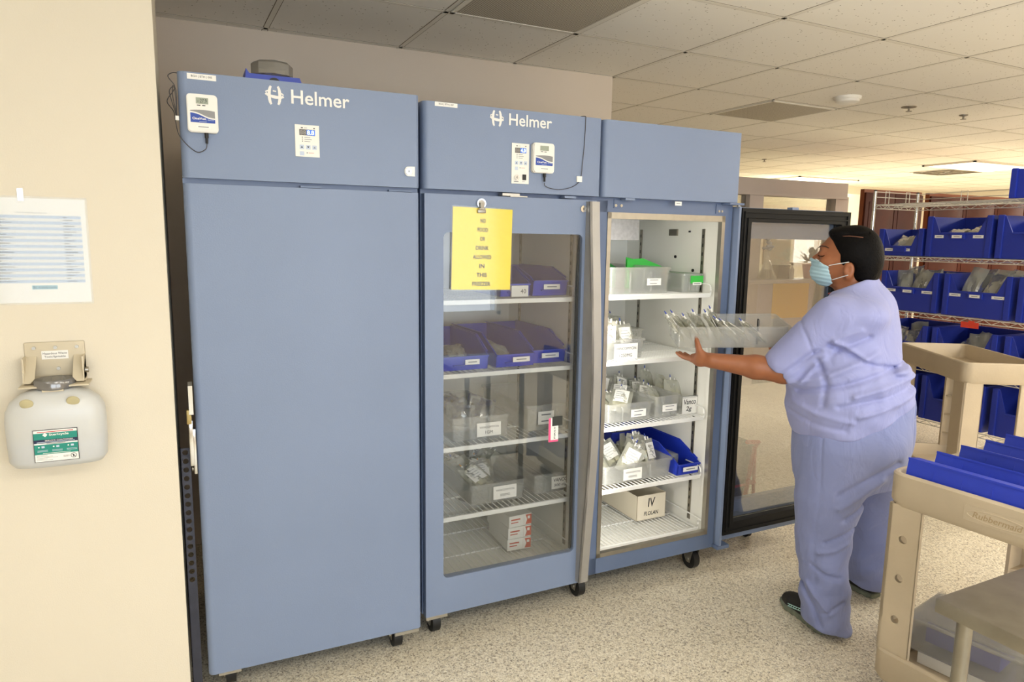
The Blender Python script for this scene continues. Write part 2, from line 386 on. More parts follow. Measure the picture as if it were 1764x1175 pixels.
ct = thing('counter', 'long grey counter running along the glazed partition', 'counter', (0, 3.4, 0)); MB().box(X0, X1, -.30, -.052, 1.12, 1.16, mat('grey_counter', (168, 164, 164), .4, 0, .08, 12), .004).build('counter_top', ct)
for a, c in ((2.5, 4.0), (4.1, 5.36), (5.55, 6.62)): MB().box(a, c, .005, .012, 1.16, 2.035, GLASS).build('glass_pane', t, smooth=0)
MB().box(X0, X1, -.035, -.02, 0, .1, mat('dark_toe_kick', (58, 62, 72), .5)).build('kick_board', t, smooth=0)
MB().box(X0, X0+.05, -.02, .06, .1, 1.12, PF).build('end_panel', t, smooth=0)
# glass doors / wall behind the counter (bright office)
WF = mat('bright_office_wall', (250, 244, 216), .8)
t = thing('wall_board', 'grey green notice board on the wall behind the counter', 'notice board', (0, 5.4, 0))
MB().box(7.62, 8.14, -.02, 0, 1.22, 1.72, mat('grey_green_board', (130, 138, 124), .7)).build('board', t, smooth=0); MB().box(7.85, 8.05, -.026, -.02, 1.58, 1.64, PAPER).build('notice', t, smooth=0)
struct(MB().box(2.4, 8.2, 5.4, 5.48, 0, 2.3, WF).box(9.3, 9.6, 5.4, 5.48, 0, 2.3, WF).box(8.2, 9.3, 5.4, 5.48, 0, 1.2, WF).box(8.2, 9.3, 5.4, 5.48, 1.95, 2.3, WF).build('wall_office', smooth=0))
# things on the counter
t = thing('flower_vase', 'conical clear glass vase of pale blue flowers on the counter', 'vase', (5.60, 3.28, 1.16))
MB().lathe([(.10, .0), (.103, .01), (.02, .2), (.016, .27), (.022, .28)], clearmat('vase_glass', (225, 232, 226), .7, .03, .12), seg=24).build('vase', t)
MB().lathe([(.085, .006), (.045, .10)], mat('dark_pebbles', (92, 92, 80), .7, 0, .5, 90)).build('pebbles', t)
fl = MB()
for k in range(16):
    a = random.random()*6.28; r = random.random()*.055; fl.lathe([(0, 0), (.022, .012), (.024, .026), (0, .036)], mat('pale_blue_petals', (150, 168, 188), .8, 0, .15, 40), c=(r*math.cos(a), r*math.sin(a), .29+random.random()*.12), seg=7)
fl.build('flowers', t)
t = thing('desk_box', 'small black box beside the glass vase on the counter', 'box', (5.80, 3.3, 1.16)); MB().box(-.085, .085, -.06, .06, 0, .13, mat('charcoal_box', (72, 66, 62), .6), .006).build('box', t); MB().box(-.09, .09, -.065, .065, .13, .145, mat('charcoal_box', 0), .003).build('lid', t)
t = thing('potted_plant', 'grey leaved plant in a pink pot on the counter', 'plant', (6.22, 3.26, 1.16))
MB().lathe([(.07, 0), (.095, .15), (.10, .155), (.09, .155), (.07, .03)], mat('pink_pot', (222, 160, 172), .5), seg=24).build('pot', t)
lf = MB(); lm = mat('grey_blue_leaves', (112, 122, 128), .7, 0, .3, 30)
for k in range(46):
    a = random.random()*6.28; e = random.uniform(.2, 1.4); l = random.uniform(.09, .17)
    d = Vector((math.cos(a)*math.cos(e), math.sin(a)*math.cos(e), math.sin(e))); p = Vector((0, 0, .15))+d*l; sd = Vector((-math.sin(a), math.cos(a), .3))*.022
    lf.prism([p-d*.04, p+sd, p+d*.04, p-sd], (0, 0, .002), lm)
lf.build('foliage', t, smooth=0)
t = thing('hand_pump_bottle', 'small pump bottle on the counter between box and plant', 'bottle', (5.98, 3.3, 1.16))
MB().lathe([(.025, 0), (.025, .10), (.01, .12), (.01, .14)], WPLAS).build('bottle', t); MB().lathe([(.012, .14), (.012, .16)], BLACK).box(-.035, .005, -.006, .006, .16, .172, BLACK).build('pump', t)
t = thing('notice_sheet', 'golden yellow notice sheet on the front of the counter', 'notice', (6.07, 3.378, .915)); MB().box(-.27, .27, -.002, .0, -.2, .2, YEL2).build('sheet', t, smooth=0)
# ---------------- appliances ----------------
def helmer_logo(parent, x0, z0, w, y=-.001):
    """round H mark and the word, facing -y; x0 left edge, z0 centre height, w total width"""
    b = MB(); r = w*.105; cx = x0+r; 
    def arc(pts, th):
        for p, q in zip(pts, pts[1:]):
            d = Vector((q[0]-p[0], q[1]-p[1])); n = Vector((-d.y, d.x)).normalized()
            t0, t1 = p[2]*th/2, q[2]*th/2
            b.prism([(p[0]+n.x*t0, y, p[1]+n.y*t0), (q[0]+n.x*t1, y, q[1]+n.y*t1), (q[0]-n.x*t1, y, q[1]-n.y*t1), (p[0]-n.x*t0, y, p[1]-n.y*t0)], (0, -.0006, 0), LOGOW)
    for sgn in (-1, 1):
        arc([(cx+sgn*(r*.30+r*.28*math.cos(a)), z0+r*1.02*math.sin(a), .65+.5*math.cos(a)) for a in np.linspace(-1.35, 1.35, 10)], r*.30)
    y -= .0007
    arc([(cx+r*u, z0+r*.30*math.sqrt(max(0, 1-u*u))*(-1)+.12*r*(-u)+r*.12, 1-.3*abs(u)) for u in np.linspace(-.98, .98, 13)], r*.36)
    arc([(cx+r*u, z0+r*.34*math.sqrt(max(0, 1-u*u))+.12*r*(-u)+r*.12, .55) for u in np.linspace(-.98, -.6, 5)], r*.26)
    arc([(cx+r*u, z0+r*.34*math.sqrt(max(0, 1-u*u))+.12*r*(-u)+r*.12, .55) for u in np.linspace(-.18, .18, 5)], r*.26)
    arc([(cx+r*u, z0+r*.34*math.sqrt(max(0, 1-u*u))+.12*r*(-u)+r*.12, .55) for u in np.linspace(.6, .98, 5)], r*.26)
    put_text(b, 'Helmer', x0+w*.645, y-.0005, z0+.001, w*.70, LOGOW, bold=.012)
    return b.build('logo', parent, smooth=0, label='white maker logo lettering')
def caster(parent, x, y, top, r=.045):
    b = MB(); b.box(x-.035, x+.035, y-.035, y+.035, top-.008, top, STEEL); b.cyl((x, y, top-.008), (x, y, top-.02), .02, STEEL)
    for sx_ in (-.022, .022): b.prism([(x+sx_, y-.028, top-.014), (x+sx_, y+.028, top-.014), (x+sx_, y+.03, r+.01), (x+sx_, y+.012, r-.015), (x+sx_, y-.012, r-.015)], (.003, 0, 0), STEEL)
    b.tube([(x-.022, y-.025, top-.02), (x+.022, y-.025, top-.02)], .004, STEEL)
    o = b.build('caster', parent)
    MB().cyl((x-.016, y+.005, r), (x+.016, y+.005, r), r, BLACK, 20).cyl((x-.026, y+.005, r), (x+.028, y+.005, r), .01, STEEL, 10).build('wheel', o)
def header(parent, x0, x1, z0, z1, depth, y=0, r=.022):
    b = MB(); pts = [(x1, y+depth), (x1, y+.008), (x1-.008, y)]
    for a in np.linspace(0, PI/2, 6): pts.append((x0+r-r*math.sin(a), y+r-r*math.cos(a)))
    pts.append((x0, y+depth))
    b.prism([(p[0], p[1], z0) for p in pts], (0, 0, z1-z0), BLUE); return b.build('header_panel', parent)
def control_panel(parent, x0, x1, z0, z1, lock=False, digits='40'):
    W, H = x1-x0, z1-z0; y = -.0005
    b = MB(); b.box(x0, x1, y-.0022, y, z0, z1, WPLAS, .0008)
    zt = z1-.008; yy = y-.0024
    b.box(x0+W*.25, x0+W*.33, yy-.0003, yy, zt-.003, zt, INK); b.box(x0+W*.76, x0+W*.82, yy-.0003, yy, zt-.003, zt, INK)
    b.box(x0+W*.37, x0+W*.5, yy-.0003, yy, zt-.002, zt-.001, GINK)
    s0 = z1-.034 if lock else z1-.032; sh = .018
    for k in range(3): b.box(x0+W*.28, x0+W*.32, yy-.0003, yy, s0-.007-.006*k, s0-.0048-.006*k, INK); b.box(x0+W*.38, x0+W*(.62+.06*(k % 2)), yy-.0003, yy, s0-.0066-.006*k, s0-.0054-.006*k, GINK)
    bz = s0-.042
    for k in range(3):
        b.box(x0+W*(.18+.26*k), x0+W*(.36+.26*k), yy-.0003, yy, bz, bz+.013, LBLUE)
        b.poly([(x0+W*(.22+.26*k), yy-.0006, bz+(.004 if k != 1 else .009)), (x0+W*(.32+.26*k), yy-.0006, bz+(.004 if k != 1 else .009)), (x0+W*(.27+.26*k), yy-.0006, bz+(.009 if k != 1 else .004))], INK if k < 2 else GINK)
    b.box(x0+W*.18, x0+W*.36, yy-.0003, yy, bz-.019, bz-.007, LBLUE); b.box(x0+W*.46, x0+W*.5, yy-.0003, yy, bz-.012, bz-.0095, INK); b.box(x0+W*.54, x0+W*.76, yy-.0003, yy, bz-.0112, bz-.0102, mat('red_ink', (200, 60, 60), .6))
    if lock: b.box(x0+W*.14, x0+W*.40, yy-.0003, yy, z0+.006, z0+.009, GINK); b.box(x0+W*.6, x0+W*.78, yy-.0003, yy, z0+.008, z0+.009, GINK)
    p = b.build('control_panel', parent, smooth=0)
    d = MB(); d.box(x0+W*.18, x0+W*.82, yy-.0006, yy, s0, s0+sh, mat('display_glass', (96, 92, 88), .2))
    d.box(x0+W*.48, x0+W*.82, yy-.0009, yy-.0006, s0+.0008, s0+sh-.0008, mat('lit_display', (56, 110, 210), .3, emit=.6))
    put_text(d, digits, x0+W*.64, yy-.0012, s0+sh/2, W*.28, mat('lit_digits', (235, 245, 255), .3, emit=1.2), h=sh*.75, bold=.02)
    put_text(d, '88', x0+W*.33, yy-.0009, s0+sh/2, W*.24, mat('dim_digits', (150, 146, 140), .4), h=sh*.7)
    d.build('display', p, smooth=0)
    if lock:
        k = MB(); k.cyl((x0+W*.28, yy, z0+.022), (x0+W*.28, yy-.006, z0+.022), .0095, CHROME, 20).box(x0+W*.28-.001, x0+W*.28+.001, yy-.007, yy-.006, z0+.018, z0+.026, INK); k.build('key_switch', p)
        k = MB(); k.box(x0+W*.62, x0+W*.82, yy-.004, yy, z0+.014, z0+.034, BLACK, .001); k.build('rocker_switch', p)
def lock_plate(parent, x, z):
    b = MB(); pts = [(x+.018, z-.016), (x+.018, z+.016), (x-.004, z+.016)]+[(x-.004-.014*math.sin(a), z+.016*math.cos(a)) for a in np.linspace(.3, PI-.3, 8)]+[(x-.004, z-.016)]
    b.prism([(p[0], -.0005, p[1]) for p in pts], (0, -.003, 0), STEEL); b.cyl((x-.004, -.0035, z), (x-.004, -.008, z), .011, CHROME, 20); b.box(x-.005, x-.003, -.009, -.008, z-.004, z+.004, INK)
    b.build('key_lock', parent)
# ---- freezer ----
FW = .7236
fz = thing('freezer', 'tall solid door blue grey medical freezer on casters, leftmost of the appliances', 'freezer', (0, 0, 0))
b = MB()
b.box(.002, FW-.002, .05, .82, .115, 1.99, BLUED, .004).box(.0, FW, .02, .30, 1.693, 1.709, BLUED); b.build('cabinet', fz)
header(fz, 0, FW, 1.709, 2.01, .32)
b = MB(); r = .02
pts = [(FW, .048), (FW, .012)]+[(FW-.012+.012*math.cos(a), .012-.012*math.sin(a)) for a in np.linspace(0, PI/2, 4)]+[(r-r*math.sin(a), r-r*math.cos(a)) for a in np.linspace(0, PI/2, 6)]+[(0, .048)]
b.prism([(p[0], p[1], .112) for p in pts], (0, 0, 1.581), BLUE); dr = b.build('door', fz)
MB().box(FW-.10, FW-.01, -.002, .045, .100, .112, STEEL).build('hinge_plate', fz, smooth=0)
MB().box(.03, .10, 0.005, .045, .100, .112, STEEL).build('hinge_plate', fz, smooth=0)
MB().box(.335, .40, -.003, .03, 1.694, 1.7, BLUED).build('door_switch', fz, smooth=0)
MB().box(.62, .70, .004, .03, 1.6945, 1.7, BLUED).build('top_hinge', fz, smooth=0)
# chrome latch on the left edge of the door
b = MB(); b.box(-.010, -.001, .004, .030, .80, .945, CHROME, .003).box(-.020, -.008, -.004, .022, .83, .975, CHROME, .003).box(-.024, -.010, -.012, .016, .965, 1.01, mat('brass_pin', (170, 150, 100), .4, .8), .003)
b.prism([(-.016, -.03, 1.0), (-.016, -.004, .99), (-.016, -.002, 1.08), (-.016, -.018, 1.10), (-.016, -.034, 1.09)], (.012, 0, 0), CHROME)
b.cyl((-.012, .017, .815), (-.016, .017, .815), .007, STEELD); b.build('door_handle', fz)
for cx_, cy_ in ((.07, .12), (.655, .105), (.07, .76), (.655, .76)): caster(fz, cx_, cy_, .115)
helmer_logo(fz, .240, 1.966, .255)
control_panel(fz, .323, .397, 1.789, 1.886, digits='8.8')
lock_plate(fz, .690, 1.762)
label_plate(fz, .026, .104, 1.990, 2.006, -.0002, [('BGH | BTH | 005', .5, .5, .72)], name='asset_label', lab='white strip label with small letters')
def monitor(parent_loc, rotz, label, temp, w, h, group=None):
    """small wall temperature monitor facing -y; origin at its back centre"""
    t = thing('temperature_monitor', label, 'temperature monitor', parent_loc, rotz)
    a, c = w/2, h/2
    b = MB(); pts = []
    for (sx_, sz_, off) in ((1, -1, -PI/2), (1, 1, 0), (-1, 1, PI/2), (-1, -1, PI)):
        for k in np.linspace(0, PI/2, 5): pts.append((sx_*(a-.010)+.010*math.cos(off+k), sz_*(c-.010)+.010*math.sin(off+k)))
    pts = [(p[0]*(1+.035*(1-(p[1]/c)**2)) if abs(p[1]) < c else p[0], p[1]) for p in pts]
    b.prism([(p[0], 0, p[1]) for p in pts], (0, -.016, 0), WPLAS)
    b.prism([(p[0]*.95, -.016, p[1]*.96) for p in pts], (0, -.005, 0), WPLAS)
    b.build('case', t)
    y = -.0213
    d = MB(); d.box(-w*.20, w*.20, y-.0008, y, c*.48, c*.80, mat('lcd_green', (150, 158, 140), .3)); 
    if temp: put_text(d, temp, 0, y-.0012, c*.64, w*.30, INK, h=c*.20)
    d.box(-w*.17, -w*.06, y-.0004, y, c*.38, c*.42, INK); d.box(w*.0, w*.1, y-.0004, y, c*.38, c*.42, INK); d.build('display', t, smooth=0)
    g_ = MB(); X = np.linspace(-w*.40, w*.40, 9); lo = [c*(.08-.34/(1+math.exp(-(x/(w*.12))))) for x in X]
    g_.prism([(x, y, c*(.10+.07*math.cos(x/(w*.4)*1.2))) for x in X]+[(x, y, l+.01*c) for x, l in zip(X[::-1], lo[::-1])], (0, -.0005, 0), GREYP)
    g_.prism([(x, y, l-.07*c) for x, l in zip(X, lo)]+[(X[-1], y, -c*.50), (X[0], y, -c*.50)], (0, -.0005, 0), RBLUE)
    put_text(g_, 'OneVue', -w*.12, y-.0009, -c*.29, w*.44, PAPER, h=c*.13, bold=.02); put_text(g_, '| Sense', w*.24, y-.0009, -c*.35, w*.24, LBLUE, h=c*.09)
    g_.box(-w*.12, w*.12, y-.0008, y-.0004, -c*.455, -c*.435, LBLUE); g_.build('brand_panel', t, smooth=0)
    l = MB(); l.box(-w*.22, w*.24, y-.0008, y, -c*.80, -c*.64, PAPER); l.box(-w*.16, w*.18, y-.0011, y-.0008, -c*.74, -c*.70, GINK); l.build('id_label', t, smooth=0)
    MB().cyl((w*.10, -.010, -c+.002), (w*.10, -.010, -c-.014), .0055, BLACK).cyl((w*.10, -.010, -c-.014), (w*.10, -.010, -c-.030), .0038, BLACK).build('plug', t)
    return t
monitor((.0625, -.0005, 1.893), 0, 'white temperature monitor reading minus 27.9 stuck on the freezer header', '- 27.9', .082, .108)
CABLE = mat('grey_sensor_cable', (70, 66, 66), .6)
def smooth_pts(pts, n=6):
    P_ = [Vector(p) for p in pts]; out = []
    for i in range(len(P_)-1):
        p0, p1, p2, p3 = P_[max(i-1, 0)], P_[i], P_[i+1], P_[min(i+2, len(P_)-1)]
        for k in range(n):
            t = k/n; out.append(.5*((2*p1)+(-p0+p2)*t+(2*p0-5*p1+4*p2-p3)*t*t+(-p0+3*p1-3*p2+p3)*t**3))
    out.append(P_[-1]); return out
t = thing('sensor_cable', 'thin grey sensor cable looped at the freezer left edge', 'cable', (0, 0, 0))
b = MB(); b.tube(smooth_pts([(.071, -.011, 1.808), (.066, -.014, 1.792), (.045, -.006, 1.783), (.02, -.004, 1.80), (-.003, -.003, 1.83), (-.010, .01, 1.87), (-.014, .03, 1.90), (-.03, .05, 1.93), (-.012, .02, 1.955), (-.008, .012, 1.97), (-.024, .02, 1.995), (-.012, .03, 2.008), (.0, .05, 2.0125)]), .0013, CABLE, 6).build('cable', t)
MB().tube(smooth_pts([(-.006, .01, 1.88), (-.018, .02, 1.93), (-.022, .02, 1.955), (-.010, .012, 1.965), (-.006, .01, 1.93), (-.008, .01, 1.88)]), .0013, CABLE, 6).tube(smooth_pts([(-.005, .01, 1.88), (-.014, .015, 1.94), (-.012, .015, 1.97), (-.004, .01, 1.95), (-.006, .01, 1.88)]), .0013, CABLE, 6).build('coil', t)
MB().box(-.010, -.0005, .004, .022, 1.872, 1.884, PAPER).build('cable_tie', t, smooth=0)
# blue unit on top of the freezer
t = thing('alarm_siren', 'small blue box with a smoky clear dome on top of the freezer', 'alarm', (.285, .20, 2.01))
b = MB(); pts = [(-.085, 0), (-.075, .0), (.075, 0), (.09, .02), (.08, .045), (-.075, .045), (-.085, .06), (-.088, .03)]
b.prism([(p[0], -.05, p[1]) for p in pts], (0, .12, 0), mat('blue_case', (52, 74, 180), .4)); b.lathe([(.02, 0), (.02, .004)], BLACK, M=Matrix.Translation((0, -.05, .018))@Matrix.Rotation(PI/2, 4, 'X')); b.build('case', t)
MB().lathe([(.055, .045), (.066, .05), (.066, .085), (.058, .092), (.0, .094)], clearmat('smoky_clear', (150, 146, 138), .5, .08, .15), seg=8).build('dome', t)
# perforated dark post in the gap between wall and freezer
def ring_plate(b, c, nu, nv, hw, hh, r, m):
    """square plate with a round hole; c centre, nu/nv unit vectors"""
    c, nu, nv = Vector(c), Vector(nu), Vector(nv); n = 16; o, i_ = [], []
    for k in range(n):
        a = 2*PI*k/n; cx_, cy_ = math.cos(a), math.sin(a); s_ = 1/max(abs(cx_), abs(cy_))
        o.append(b.bm.verts.new(c+nu*cx_*s_*hw+nv*cy_*s_*hh)); i_.append(b.bm.verts.new(c+nu*cx_*r+nv*cy_*r))
    fs = [b.bm.faces.new((o[k], o[(k+1) % n], i_[(k+1) % n], i_[k])) for k in range(n)]
    b._fin(fs, m)
t = thing('slotted_post', 'dark perforated metal strip standing in the gap between wall and freezer', 'metal strip', (0, 0, 0))
b = MB(); DM = mat('dark_grey_metal', (66, 68, 80), .45, .5, .1, 20)
p0 = Vector((-.040, .06, .0)); 
for k in range(16):
    z = .86-k*.0285; ring_plate(b, (-.034+.0, .050, z), (1, 0, 0), (0, 0, 1), .0145, .01425, .0085, DM)
b.box(-.0485, -.0195, .050, .052, 0, .4183, DM)
b.box(-.0485, -.0465, .050, .065, 0, .874, DM); b.build('strip', t, smooth=0)

# ---- double door refrigerator ----
UX, UY, UYAW = .7517, .0426, .0168
def W2(x, y, z): return (UX+x*math.cos(UYAW)-y*math.sin(UYAW), UY+x*math.sin(UYAW)+y*math.cos(UYAW), z)
rf = thing('refrigerator', 'blue grey double medical refrigerator, left glass door shut, right bay standing open', 'refrigerator', (UX, UY, 0), UYAW)
ZB = .118; HW = 1.436; YB = .035
b = MB()
b.box(0, .045, YB, .80, ZB, 1.99, BLUED).box(1.395, HW, YB, .80, ZB, 1.99, BLUED)
b.box(.70, .782, YB, .76, ZB, 1.70, BLUED).box(.045, 1.395, YB, .80, ZB, .19, BLUED).box(.045, 1.395, YB, .80, 1.655, 1.712, BLUED)
b.box(.045, 1.395, .76, .80, .19, 1.655, BLUED).box(.045, 1.395, .3, .80, 1.712, 1.99, BLUED)
b.build('cabinet', rf, smooth=0)
h1 = header(rf, 0, .722, 1.712, 2.005, .30); h2 = header(rf, .734, HW, 1.712, 2.005, .30)
# white liners
def liner(x0, x1):
    b = MB(); t_ = .004; z0, z1 = .19, 1.655
    b.box(x0, x0+t_, YB+.02, .758, z0, z1, LINER).box(x1-t_, x1, YB+.02, .758, z0, z1, LINER).box(x0, x1, .752, .758, z0, z1, LINER).box(x0, x1, YB+.02, .758, z0, z0+t_, LINER).box(x0, x1, YB+.02, .758, z1-t_, z1, LINER)
    o = b.build('liner', rf, smooth=0)
    for xx, sd in ((x0+t_, 1), (x1-t_, -1)):
        for yy in (.15, .62):
            s = MB()
            s.box(min(xx, xx+sd*.004), max(xx, xx+sd*.004), yy, yy+.018, .22, 1.60, STEELD)
            for k in range(34): s.box(min(xx+sd*.004, xx+sd*.0046), max(xx+sd*.004, xx+sd*.0046), yy+.006, yy+.012, .24+k*.04, .255+k*.04, BLACK)
            s.build('shelf_standard', o, smooth=0)
    return o
l1 = liner(.045, .70); l2 = liner(.782, 1.395)
for xx, en in ((.789, 8.0),):   # added vertical lamp hidden by the left front jamb, brightens the open bay
    MB().box(xx-.003, xx+.004, .062, .078, .30, 1.58, WPLAS, .001).build('added_lamp_housing', rf)
    l_ = bpy.data.lights.new('added_bay_lamp', 'AREA'); l_.shape = 'RECTANGLE'; l_.size = .012; l_.size_y = 1.26; l_.energy = en; l_.color = (1, .97, .90)
    lo_ = bpy.data.objects.new('added_bay_lamp', l_); C.objects.link(lo_); lo_.parent = rf; lo_.location = (xx+.0055, .070, .94)
    lo_.rotation_euler = Vector((1, .75, 0)).to_track_quat('-Z', 'Y').to_euler()
# steel breaker frame round the open bay
b = MB()
for q in ((.782, .800, .19, 1.655), (1.377, 1.395, .19, 1.655), (.782, 1.395, .19, .208), (.782, 1.395, 1.630, 1.655)): b.box(q[0], q[1], YB-.004, YB+.02, q[2], q[3], STEEL)
b.build('steel_trim', rf, smooth=0)
# cooling unit box and sensor plates in the open bay
MB().box(.79, 1.12, .28, .75, 1.545, 1.65, mat('galvanised_sheet', (186, 186, 188), .5, .4, .12, 60), .003).build('evaporator_cover', rf)
b = MB(); b.box(1.383, 1.391, .34, .40, 1.57, 1.60, STEELD).box(1.384, 1.391, .25, .258, 1.585, 1.593, BLACK)
for yy, zz in ((.35, 1.47), (.22, 1.41)): b.cyl((1.391, yy, zz), (1.386, yy, zz), .007, GASK)
b.build('sensor_plate', rf)
# fixtures between header and doors
MB().box(.30, .37, -.004, .03, 1.699, 1.708, STEEL).box(.33, .40, -.008, .02, 1.696, 1.700, STEEL).build('door_switch', rf, smooth=0)
MB().box(.56, .61, -.006, .03, 1.700, 1.708, BLUE).build('door_catch', rf, smooth=0); MB().box(.84, .885, -.004, .03, 1.703, 1.711, BLUE).build('door_catch', rf, smooth=0)
b = MB(); b.box(.81, .86, YB-.003, YB, 1.672, 1.705, BLUED); b.cyl((.818, YB-.006, 1.682), (.818, YB, 1.682), .006, STEEL).cyl((.845, YB-.006, 1.682), (.845, YB, 1.682), .006, STEEL); b.build('hinge_bracket', rf); b = MB()
b.box(1.34, 1.41, YB-.004, YB, 1.665, 1.705, BLUED).cyl((1.355, YB-.007, 1.675), (1.355, YB, 1.675), .005, STEEL).cyl((1.372, YB-.007, 1.675), (1.372, YB, 1.675), .005, STEEL); b.box(1.37, 1.45, -.02, YB, 1.702, 1.710, BLUED); b.build('hinge_bracket', rf)
label_plate(rf, 1.088, 1.122, 1.690, 1.706, -.002, name='rating_label', bars=1)
# left door
def door_frame(b, x0, x1, z0, z1, gx0, gx1, gz0, gz1, y0, y1, m, r=.02):
    """slab with a round-cornered window"""
    def ring(yy):
        out = [b.bm.verts.new((x, yy, z)) for x, z in ((x0, z0), (x1, z0), (x1, z1), (x0, z1))]; inn = []
        for cx_, cz_, off in ((gx0+r, gz0+r, PI), (gx1-r, gz0+r, 1.5*PI), (gx1-r, gz1-r, 0), (gx0+r, gz1-r, PI/2)):
            inn.append([b.bm.verts.new((cx_+r*math.cos(off+a), yy, cz_+r*math.sin(off+a))) for a in np.linspace(0, PI/2, 6)])
        return out, inn
    A, B_ = ring(y0), ring(y1); fs = []
    for (o, i_), fl in ((A, 0), (B_, 1)):
        for k in range(4):
            fs.append(b.bm.faces.new([o[k], o[(k+1) % 4]]+[i_[(k+1) % 4][0]]+[v for v in i_[k][::-1]]))
    fo, fi = [A[0], B_[0]], [sum(A[1], []), sum(B_[1], [])]
    for k in range(4): fs.append(b.bm.faces.new((A[0][k], A[0][(k+1) % 4], B_[0][(k+1) % 4], B_[0][k])))
    n = len(fi[0])
    for k in range(n): fs.append(b.bm.faces.new((fi[0][k], fi[0][(k+1) % n], fi[1][(k+1) % n], fi[1][k])))
    b._fin(fs, m)
b = MB(); door_frame(b, .004, .708, .118, 1.696, .074, .648, .262, 1.564, 0, .032, BLUE); d1 = b.build('door', rf, smooth=30)
b = MB(); door_frame(b, .01, .706, .125, 1.69, .05, .662, .235, 1.60, -.0005+.032, .045, GASK, .01)
b.box(.640, .6475, .018, .032, .262, 1.564, GASK); b.build('gasket', d1, smooth=0)
MB().box(.072, .65, .006, .009, .260, 1.566, GLASS).build('glass_pane', d1, smooth=0)
def bow_handle(parent, x0, z0, z1, w=.044, m=HANDLE):
    b = MB(); Z = np.linspace(z0, z1, 19); H = z1-z0
    def dep(z): t_ = (z-z0)/H; return .028+.05*math.sin(PI*t_)**1.3
    outer = [(-dep(z), z) for z in Z]
    b.prism([(x0, p[0], p[1]) for p in outer]+[(x0, 0, z1), (x0, 0, z0)], (.010, 0, 0), m)
    b.prism([(x0, p[0], p[1]) for p in outer]+[(x0, p[0]+.007, p[1]) for p in outer[::-1]], (w, 0, 0), m)
    return b.build('door_handle', parent)
bow_handle(d1, .660, .13, 1.69)
MB().cyl((.646, 0, 1.662), (.646, -.006, 1.662), .013, CHROME, 20).box(.645, .647, -.0075, -.006, 1.657, 1.667, INK).build('key_lock', d1)
MB().box(.005, .09, 0, YB, .106, .118, STEEL).build('hinge_plate', rf, smooth=0)
helmer_logo(rf, .249, 1.968, .252)
control_panel(rf, .336, .407, 1.744, 1.888, lock=True, digits='4.0')
label_plate(rf, .042, .125, 1.990, 2.004, -.0002, [('BGH | BTH | 007', .5, .5, .66)], name='asset_label', lab='white strip label with small letters')
for cx_, cy_ in ((.07, .10), (.735, .10), (1.37, .10), (.07, .72), (.735, .72), (1.37, .72)): caster(rf, cx_, cy_, ZB)
# opened right door, swung flat to the right
b = MB(); door_frame(b, 1.452, 2.150, .135, 1.697, 1.53, 2.08, .325, 1.560, .045, .075, BLUE); d2 = b.build('door', rf, smooth=30, label='right glass door, swung fully open with its black lined inner side showing')
b = MB(); door_frame(b, 1.458, 2.146, .184, 1.692, 1.515, 2.090, .243, 1.634, -.004, .0445, GASK, .008); 
for q in ((1.470, 2.135, 1.672, 1.678), (1.470, 2.135, 1.650, 1.655), (1.470, 2.135, .20, .205), (1.470, 1.475, .20, 1.675), (1.490, 1.495, .22, 1.655), (2.120, 2.125, .2, 1.675)): b.box(q[0], q[1], -.010, -.004, q[2], q[3], GASK)
b.build('gasket', d2, smooth=0)
MB().box(1.516, 2.089, .030, .033, .244, 1.633, GLASS).build('glass_pane', d2, smooth=0)
MB().box(1.440, 1.452, -.003, .06, .135, 1.697, BLUE).build('edge_strip', d2, smooth=0); MB().box(1.76, 1.80, .0, .03, 1.692, 1.704, BLUE).build('door_catch', d2, smooth=0)
MB().cyl((1.446, .01, 1.690), (1.446, .01, 1.712), .007, STEEL).build('hinge_pin', d2); MB().box(1.43, 1.50, -.004, .05, .118, .134, BLUED).build('hinge_foot', d2, smooth=0)
hh = bow_handle(d2, 1.46, .13, 1.69); hh.location = (3.60, .075, 0); hh.rotation_euler = (0, 0, PI)
# shelves
def wire_shelf(x0, x1, z, y0, y1, front_rail=True, tray=False):
    b = MB(); n = 26
    b.box(x0+.008, x1-.012, y0-.006, y0+.004, z-.016, z+.002, WHITE, .002)
    for yy in (y0+.2, y0+.42, y1): b.box(x0+.005, x1-.005, yy-.003, yy+.003, z-.008, z-.002, WHITE)
    for k in range(n+1):
        xx = x0+.012+(x1-x0-.03)*k/n; b.box(xx-.0016, xx+.0016, y0, y1, z-.002, z+.0012, WHITE)
    for xx in (x0+.006, x1-.010): b.box(xx-.003, xx+.003, y0, y1, z-.008, z+.001, WHITE)
    o = b.build('wire_shelf', rf, smooth=0)
    h = .042 if not tray else .05
    for xx in (x0+.007, x1-.011):
        r_ = MB(); r_.tube(smooth_pts([(xx, y0+.10 if not tray else y1, z+h), (xx, y0+.02, z+h), (xx, y0-.004, z+h-.012), (xx, y0-.006, z+.0), (xx, y0+.004, z-.012)], 4), .0032, WHITE, 6)
        r_.build('side_rail', o)
SZ = [1.312, 1.032, .745, .465, .185+.02]
for k, z in enumerate(SZ):
    wire_shelf(.052, .693, z, .085, .70, tray=(k == 4)); wire_shelf(.789, 1.388, z, .085, .70, tray=(k == 4))
monitor(W2(.460, -.0005, 1.840), UYAW, 'white temperature monitor with a dark display on the middle header', None, .088, .108)
t = thing('sensor_cable', 'thin sensor cable hanging over the middle header, held by tape', 'cable', (UX, UY, 0), UYAW)
MB().tube(smooth_pts([(.469, -.0115, 1.752), (.472, -.008, 1.742), (.50, -.005, 1.733), (.545, -.004, 1.731), (.60, -.004, 1.746), (.628, -.004, 1.775), (.636, -.004, 1.84), (.642, -.003, 1.90), (.645, -.003, 1.99), (.642, -.002, 2.0065), (.63, .04, 2.0075)]), .0013, CABLE, 6).build('cable', t)
